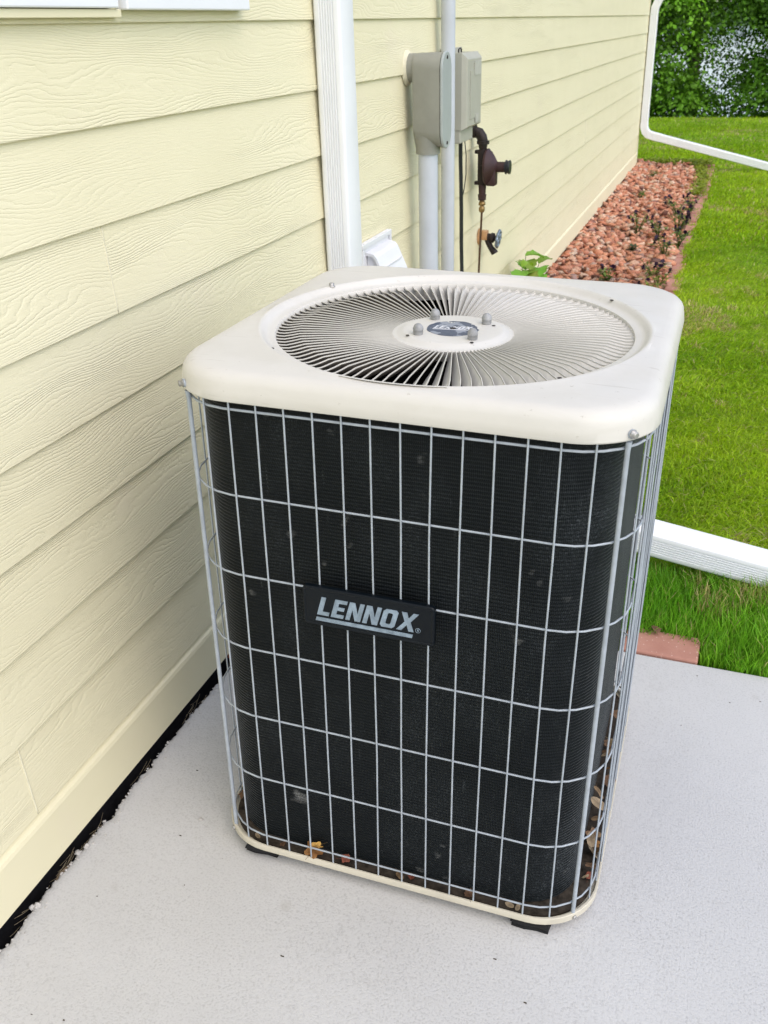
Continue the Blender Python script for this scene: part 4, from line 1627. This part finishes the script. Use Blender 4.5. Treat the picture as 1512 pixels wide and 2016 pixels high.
brick(1.138, 2.334, -0.006, R(-1.5), 'speckled red brick lying at the slab edge in front of the grass', None).scale = (1.02, 1.25, 1.0)
brick(0.915, 2.338, -0.006, R(1.5), 'red brick at the slab edge mostly hidden behind the wire guard', None)
rn = random.Random(3)
y = 2.62
while y < 12.4:
    x = bed_edge(y) + 0.040
    brick(x + rn.uniform(-0.008, 0.008), y, -0.034 + rn.uniform(-0.010, 0.006), R(90 + rn.uniform(-5, 5)), 'red edging brick between the rock bed and the lawn', 'red bricks edging the rock bed', (rn.uniform(-0.06, 0.06), rn.uniform(-0.04, 0.04)))
    y += 0.208
for x in (0.78, 0.57, 0.36):
    brick(x, 12.66 + 0.02 * (0.8 - x), -0.03, R(rn.uniform(-4, 4)), 'red brick closing the far end of the rock bed', 'red bricks across the far end of the bed')


# ------------------------------------------------------------------ grass
def grass(n, xr, yr, hmin, hmax, wd, seed, keep, long_fn=None, dark=0.0, upright=False):
    g = np.random.default_rng(seed)
    x = g.uniform(*xr, n)
    y = g.uniform(*yr, n)
    m_ = keep(x, y)
    x, y = x[m_], y[m_]
    n = len(x)
    z = lawn_z(y)
    tuft = 0.5 + 0.5 * vnoise(x * 3.1, y * 3.1, 5)
    h = g.uniform(hmin, hmax, n) * (0.75 + 0.35 * tuft)
    if long_fn is not None:
        h = h * long_fn(x, y)
    a = g.uniform(0, 2 * np.pi, n)
    flow = 2.2 * vnoise(x * 0.9, y * 0.9, 8)
    la = np.where(g.random(n) < 0.55, flow, g.uniform(0, 2 * np.pi, n))
    ln = g.uniform(0.3, 1.35, n) * h
    near = np.clip((2.80 - y) / 0.15, 0, 1)
    ln = ln * (1 - 0.62 * near)
    la = np.where((near > 0) & (g.random(n) < 0.75), g.uniform(0, 2 * np.pi, n), la)
    ca, sa = np.cos(a) * wd * 0.5, np.sin(a) * wd * 0.5
    w_ = g.uniform(0.6, 1.3, n)
    ca, sa = ca * w_, sa * w_
    lx, ly = np.cos(la) * ln, np.sin(la) * ln
    P = np.empty((n, 5, 3))
    P[:, 0] = np.stack([x - ca, y - sa, z], 1)
    P[:, 1] = np.stack([x + ca, y + sa, z], 1)
    P[:, 2] = np.stack([x + lx * 0.32 + ca * 0.8, y + ly * 0.32 + sa * 0.8, z + h * 0.60], 1)
    P[:, 3] = np.stack([x + lx * 0.32 - ca * 0.8, y + ly * 0.32 - sa * 0.8, z + h * 0.60], 1)
    P[:, 4] = np.stack([x + lx, y + ly, z + h * np.clip(0.98 - 0.30 * (ln / h) ** 2, 0.35, 1)], 1)
    b = np.arange(n)[:, None] * 5
    F = np.concatenate([b + np.array([[0, 1, 2]]), b + np.array([[0, 2, 3]]), b + np.array([[3, 2, 4]])], 0)
    # colour of each blade
    t = np.clip(0.5 + 0.30 * vnoise(x * 1.1, y * 1.1, 3) + g.normal(0, 0.18, n), 0, 1)
    c0, c1 = np.array([0.19, 0.37, 0.012]), np.array([0.46, 0.60, 0.030])
    col = c0 + (c1 - c0) * t[:, None]
    col *= np.where(y < 2.72, 0.95, 1.0)[:, None] * np.where(y < 2.72, np.array([[0.72], [1.0], [1.8]]), 1.0).T
    patch = vnoise(x * 1.9 + 4, y * 1.4, 17)
    dry = (g.random(n) < np.where(patch > 0.56, 0.50, 0.04))
    col[dry] = np.array([0.62, 0.52, 0.26]) * g.uniform(0.6, 1.1, (dry.sum(), 1))
    col *= g.uniform(0.60, 1.35, (n, 1))
    col *= (1 - dark)
    T = np.repeat(col[:, None, :], 5, 1)
    return P.reshape(-1, 3), F, T.reshape(-1, 3)


def keep_near(x, y):
    ext = (np.abs(y - yc) < 0.055) & (x < 1.95) & (x > 0.1)
    bed = (x < 0.842 + 0.012 * np.sin(y * 1.3) + 0.018 * np.sin(y * 7.1) + 0.012 * np.sin(y * 17)) & (y < 12.70)
    brick_ = (y < 2.368 + 0.012 * np.sin(x * 40)) & (x < 1.245)
    spread = (y < 2.30) & (x < 1.32)
    slab_ = (y < 2.275) & (x < 3.33)
    return ~(ext | bed | brick_ | slab_ | spread) & (y > -2)


def long_fn(x, y):
    return 1.0 + 0.85 * np.clip(1 - np.abs(y - (yc - 0.07)) / 0.22, 0, 1) + 0.75 * np.clip(1 - np.abs(y - 2.42) / 0.35, 0, 1) + 0.5 * np.clip(1 - np.abs(x - 0.92) / 0.1, 0, 1)


GS = [grass(120000, (0.84, 2.3), (2.27, 4.4), 0.030, 0.072, 0.0040, 1, keep_near, long_fn),
      grass(110000, (0.84, 2.5), (4.4, 8.0), 0.025, 0.058, 0.0058, 2, keep_near),
      grass(190000, (-1.6, 3.2), (8.0, 19.6), 0.022, 0.055, 0.0095, 3, keep_near),
      grass(60000, (2.3, 7.0), (2.27, 10.0), 0.045, 0.09, 0.010, 4, keep_near),
      grass(60000, (-8.0, 9.0), (12.5, 20.0), 0.045, 0.09, 0.014, 5, keep_near),
      grass(30000, (3.34, 7.0), (-2.0, 2.4), 0.045, 0.09, 0.010, 6, keep_near)]
VV, FF, TT = [], [], []
off = 0
for P, F, T in GS:
    VV.append(P)
    FF.append(F + off)
    TT.append(T)
    off += len(P)
tag(link('lawn_grass', np_mesh('lawn_grass', np.concatenate(VV), np.concatenate(FF), np.concatenate(TT)), 'grass_blade'), kind='stuff')


# ------------------------------------------------------------------ small plants
def leaf_blade(mb_v, mb_f, mb_t, base, tip, width, droop, col, seg=5, lobes=0.0, rnd=random):
    """one leaf: tapering folded strip along base->tip"""
    b, t = Vector(base), Vector(tip)
    d = t - b
    L = d.length
    side = d.cross(Vector((0, 0, 1)))
    side = side.normalized() if side.length > 1e-5 else Vector((1, 0, 0))
    o = len(mb_v)
    for i in range(seg + 1):
        u_ = i / seg
        w_ = width * math.sin(math.pi * min(1, u_ * 0.92 + 0.06)) ** 0.7 * (1 + (lobes if i % 2 else -lobes * 0.4))
        c = b + d * u_ + Vector((0, 0, -droop * L * u_ * u_))
        for s_ in (-1, 0, 1):
            p = c + side * (s_ * w_ * 0.5) + Vector((0, 0, 0.18 * w_ * abs(s_)))
            mb_v.append(p[:])
            g = 1.15 if s_ == 0 else rnd.uniform(0.85, 1.1)
            mb_t.append([x_ * g for x_ in col])
    for i in range(seg):
        for k_ in (0, 1):
            a = o + i * 3 + k_
            mb_f += [(a, a + 1, a + 4), (a, a + 4, a + 3)]


def leafset(name, lst, parent, stuff=False):
    V, F, T = [], [], []
    for args in lst:
        leaf_blade(V, F, T, *args)
    o = link(name, np_mesh(name, np.array(V), np.array(F), np.array(T)), 'plant_leaf', parent)
    o.data.polygons.foreach_set('use_smooth', [True] * len(o.data.polygons))
    if stuff:
        o['kind'] = 'stuff'
    return o


wd = empty('leafy_weed', (0.10, 5.30, -0.03), 'bright green broad-leaved weed at the foot of the siding before the rocks', 'plant')
rn = random.Random(14)
mb = MB()
stems = [[(0, 0, 0), (0.01, 0.0, 0.25), (0.0, 0.02, 0.43)], [(0, 0, 0), (0.03, 0.06, 0.2), (0.05, 0.16, 0.36)], [(0, 0, 0), (0.02, -0.10, 0.25), (0.02, -0.16, 0.41)]]
for s_ in stems:
    mb.tube(s_, [0.004, 0.003, 0.002], 6)
st = mb.build('stem', 'plant_leaf', wd)
a = st.data.attributes.new('tint', 'FLOAT_COLOR', 'POINT')
a.data.foreach_set('color', [0.10, 0.16, 0.03, 1] * len(st.data.vertices))
for s_ in stems:
    for i in range(9):
        t = 0.35 + 0.65 * (i + 1) / 9
        a_, b_ = (Vector(s_[0]), Vector(s_[1])) if t < 0.5 else (Vector(s_[1]), Vector(s_[2]))
        p = a_.lerp(b_, (t % 0.5) / 0.5 if t < 1 else 1.0)
        an = i * 2.4 + rn.uniform(-0.4, 0.4)
        L = rn.uniform(0.10, 0.19)
        tip = p + Vector((abs(math.cos(an)) * L * 0.85 - 0.03, math.sin(an) * L, rn.uniform(0.0, 0.06)))
        leafset('leaf', [(p[:], tip[:], rn.uniform(0.07, 0.12), rn.uniform(0.25, 0.7), (0.20 * rn.uniform(0.7, 1.2), 0.36 * rn.uniform(0.75, 1.15), 0.045), 6, 0.22)], wd)

# flowers: five dark petals
FV, FF_, FT = [], [], []
for k_ in range(5):
    an = R(90 + 72 * k_)
    leaf_blade(FV, FF_, FT, (0, 0, 0), (math.cos(an), 0.25, math.sin(an)), 1.05 if k_ != 0 else 1.2, 0.0, (0.022, 0.007, 0.030), 4)
flower_me = np_mesh('flower', np.array(FV), np.array(FF_), np.array(FT))
flower_me.materials.append(M['plant_leaf'])


def viola(x, y, h, rad, nfl, label, seed, col=(0.13, 0.20, 0.04)):
    rn = random.Random(seed)
    root = empty('viola_plant', (x, y, -0.02), label, 'plant', None)
    mb = MB()
    lv = []
    tips = []
    for i in range(7 + nfl):
        an = rn.uniform(0, 6.28)
        r2 = rad * math.sqrt(rn.random())
        tip = Vector((math.cos(an) * r2, math.sin(an) * r2, h * rn.uniform(0.55, 1.0)))
        mid = tip * 0.5 + Vector((0, 0, h * 0.12))
        mb.tube([(0, 0, 0), mid, tip], [0.0022, 0.0018, 0.0012], 5)
        tips.append(tip)
        for j in range(7):
            p = Vector((0, 0, 0)).lerp(mid, rn.random()) if rn.random() < 0.5 else mid.lerp(tip, rn.random() * 0.85)
            q2 = p + Vector((rn.gauss(0, 0.03), rn.gauss(0, 0.03), rn.uniform(0, 0.03)))
            g = rn.uniform(0.6, 1.35)
            lv.append((p[:], q2[:], rn.uniform(0.010, 0.018), 0.2, (col[0] * g, col[1] * g, col[2] * g), 3))
    s_ = mb.build('stem', 'plant_leaf', root)
    a = s_.data.attributes.new('tint', 'FLOAT_COLOR', 'POINT')
    a.data.foreach_set('color', [0.09, 0.12, 0.03, 1] * len(s_.data.vertices))
    leafset('foliage', lv, root, True)
    for i in range(nfl):
        f = bpy.data.objects.new('flower', flower_me)
        COL.objects.link(f)
        f.parent = root
        f.location = tips[i] + Vector((0, -0.008, 0.006))
        sc_ = rn.uniform(0.018, 0.026)
        f.scale = (sc_, sc_, sc_)
        f.rotation_euler = (rn.uniform(-0.5, 0.5), rn.uniform(-0.5, 0.5), rn.uniform(-0.9, 0.9))
    return root


viola(0.44, 8.20, 0.19, 0.11, 5, 'dark purple violas growing amid the rocks, nearer the wall', 1)
viola(0.70, 9.00, 0.17, 0.12, 7, 'dark purple violas at the bed edge, farthest of the flowering clump', 2)
viola(0.76, 8.30, 0.18, 0.10, 9, 'dense dark purple violas against the brick edging, mid bed', 3)
viola(0.62, 8.05, 0.16, 0.10, 4, 'dark purple violas at the left side of the bed-edge clump', 4)
viola(0.73, 7.35, 0.17, 0.10, 5, 'dark purple violas in front of the dense clump by the bricks', 5)
viola(0.70, 6.70, 0.14, 0.10, 4, 'sparse violas with few flowers, nearest to the air conditioner but one', 6, (0.13, 0.17, 0.035))
viola(0.73, 6.15, 0.13, 0.09, 2, 'yellowish green weedy viola just behind the air conditioner lid', 7, (0.16, 0.20, 0.03))
viola(0.47, 7.55, 0.06, 0.07, 0, 'low dark green sprig between the rocks near the violas', 8, (0.05, 0.08, 0.03))
viola(0.29, 9.90, 0.10, 0.05, 0, 'small green sprig alone on the far rocks near the wall', 9)
viola(0.27, 11.4, 0.10, 0.06, 0, 'small green weed at the far end of the rocks by the wall', 10)
viola(0.80, 9.3, 0.16, 0.10, 5, 'dark purple violas overhanging the edging bricks, far right of the clump', 12)
viola(0.80, 7.75, 0.15, 0.09, 5, 'leafy violas leaning over the bricks toward the lawn', 13)
viola(0.76, 6.45, 0.12, 0.10, 1, 'pale green weeds sprawling over the edging bricks beside the lid', 14, (0.17, 0.20, 0.035))
viola(0.42, 6.55, 0.10, 0.06, 2, 'small viola on the rocks in front of the weedy ones', 11)

# yellow-green creeping cover at the far corner of the bed
lv = []
rn = random.Random(77)
V, F, T = [], [], []
for i in range(2600):
    t = rn.random()
    if t < 0.6:
        y = rn.uniform(10.2, 12.75)
        x = 0.80 + rn.gauss(0, 0.035) - 0.10 * max(0, (y - 11.4))
    else:
        x = rn.uniform(0.05, 0.85)
        y = 12.62 + rn.gauss(0, 0.09)
    z = -0.02 + 0.045 * rn.random()
    an = rn.uniform(0, 6.28)
    L = rn.uniform(0.02, 0.045)
    g = rn.uniform(0.7, 1.25)
    leaf_blade(V, F, T, (x, y, z), (x + math.cos(an) * L, y + math.sin(an) * L, z + 0.02), 0.02, 0.2, (0.22 * g, 0.27 * g, 0.02), 2)
tag(link('creeping_cover', np_mesh('creeping_cover', np.array(V), np.array(F), np.array(T)), 'plant_leaf'), kind='stuff')


# ------------------------------------------------------------------ trees by the lake
def tree(x, y, h, rad, label, seed, col, nclump=150, base=0.05):
    g = np.random.default_rng(seed)
    rn = random.Random(seed)
    z0 = float(lawn_z(np.array([y]))[0])
    root = empty('tree', (x, y, z0), label, 'tree', 'trees between the lawn and the lake')
    mb = MB()
    mb.tube([(0, 0, -0.3), (0.03, 0, h * 0.2), (-0.05, 0.04, h * 0.5), (0.05, 0, h * 0.85)], [0.24, 0.19, 0.13, 0.03], 10)
    cl = []
    for i in range(nclump):
        u_ = g.random() ** 0.9
        zz = h * (base + (1 - base) * u_)
        prof = math.sin(math.pi * min(1, (u_ * 0.66 + 0.34))) ** 0.6
        an = g.uniform(0, 2 * math.pi)
        rr_ = rad * prof * (0.50 + 0.50 * math.sqrt(g.random()))
        c = np.array([math.cos(an) * rr_, math.sin(an) * rr_, zz])
        cl.append(c)
        if i % 4 == 0:
            zb = max(0.3, zz * 0.75 - 0.2)
            mb.tube([(0, 0, zb), (c[0] * 0.5, c[1] * 0.5, zb + (zz - zb) * 0.65), tuple(c)], [0.055, 0.032, 0.01], 5)
    mb.build('trunk', 'bark', root, auto=60)
    P, C = [], []
    for c in cl:
        n = int(g.uniform(260, 460))
        s_ = g.uniform(0.30, 0.56)
        # flattened shelf of leaves, drooping outwards
        d = g.normal(size=(n, 3)) * np.array([s_, s_, s_ * 0.34])
        d[:, 2] -= 0.25 * (d[:, 0] ** 2 + d[:, 1] ** 2) / s_
        ctr = c + d
        L = g.uniform(0.036, 0.068, n)
        nrm = g.normal(size=(n, 3)) * 0.55 + np.array([0, 0, 1.0]) + d / s_ * 0.45
        nrm /= np.linalg.norm(nrm, axis=1)[:, None]
        a = np.cross(nrm, g.normal(size=(n, 3)))
        a /= np.linalg.norm(a, axis=1)[:, None]
        b = np.cross(nrm, a)
        quad = np.stack([ctr - a * L[:, None], ctr + b * L[:, None] * 0.62, ctr + a * L[:, None], ctr - b * L[:, None] * 0.62], 1)
        P.append(quad.reshape(-1, 3))
        tone = g.uniform(0.45, 1.55) * g.uniform(0.75, 1.25, n)
        C.append(np.repeat(np.array(col)[None] * tone[:, None], 4, 0))
    P = np.concatenate(P)
    C = np.concatenate(C)
    F = np.arange(len(P)).reshape(-1, 4)
    link('crown', np_mesh('crown', P, F, C), 'tree_leaf', root)
    return root


G1, G2, G3 = (0.135, 0.295, 0.02), (0.22, 0.37, 0.05), (0.12, 0.26, 0.02)
tree(-2.62, 27.0, 8.5, 3.0, 'dense dark green tree behind the corner downspout', 31, G1, 420, -0.02)
tree(3.5, 26.5, 8.0, 2.8, 'bushy green tree at the right edge beyond the lawn', 32, G1, 380, -0.02)
tree(-0.6, 33.5, 8.0, 2.2, 'lighter green tree set back in the gap before the lake', 33, G2, 70, 0.50)
tree(-6.5, 29.0, 9.0, 3.2, 'broad tree by the lake hidden beyond the house corner', 34, G3, 130, 0.06)
tree(7.6, 28.5, 8.5, 3.1, 'broad tree by the lake, farthest right of the row', 35, G3, 130, 0.05)

# far shore: low wooded bank
mb = MB()
rings = []
for i in range(81):
    x = -260 + 6.5 * i
    h = 7 + 4 * fnoise(x, 0, 0.03, 1) + 2.0 * fnoise(x, 0, 0.16, 3)
    rings.append([(x, 395, -3), (x, 398, -2.2 + h * 0.6), (x, 410, -2.2 + h), (x, 440, -2.2 + h * 0.8), (x, 445, -3)])
mb.loft(rings, False, smooth=True)
simple('far_wood', (0.05, 0.085, 0.035), 0.9, 0, 0.1, 0.5, 0.15)
tag(mb.build('far_wooded_bank', 'far_wood'), kind='stuff')
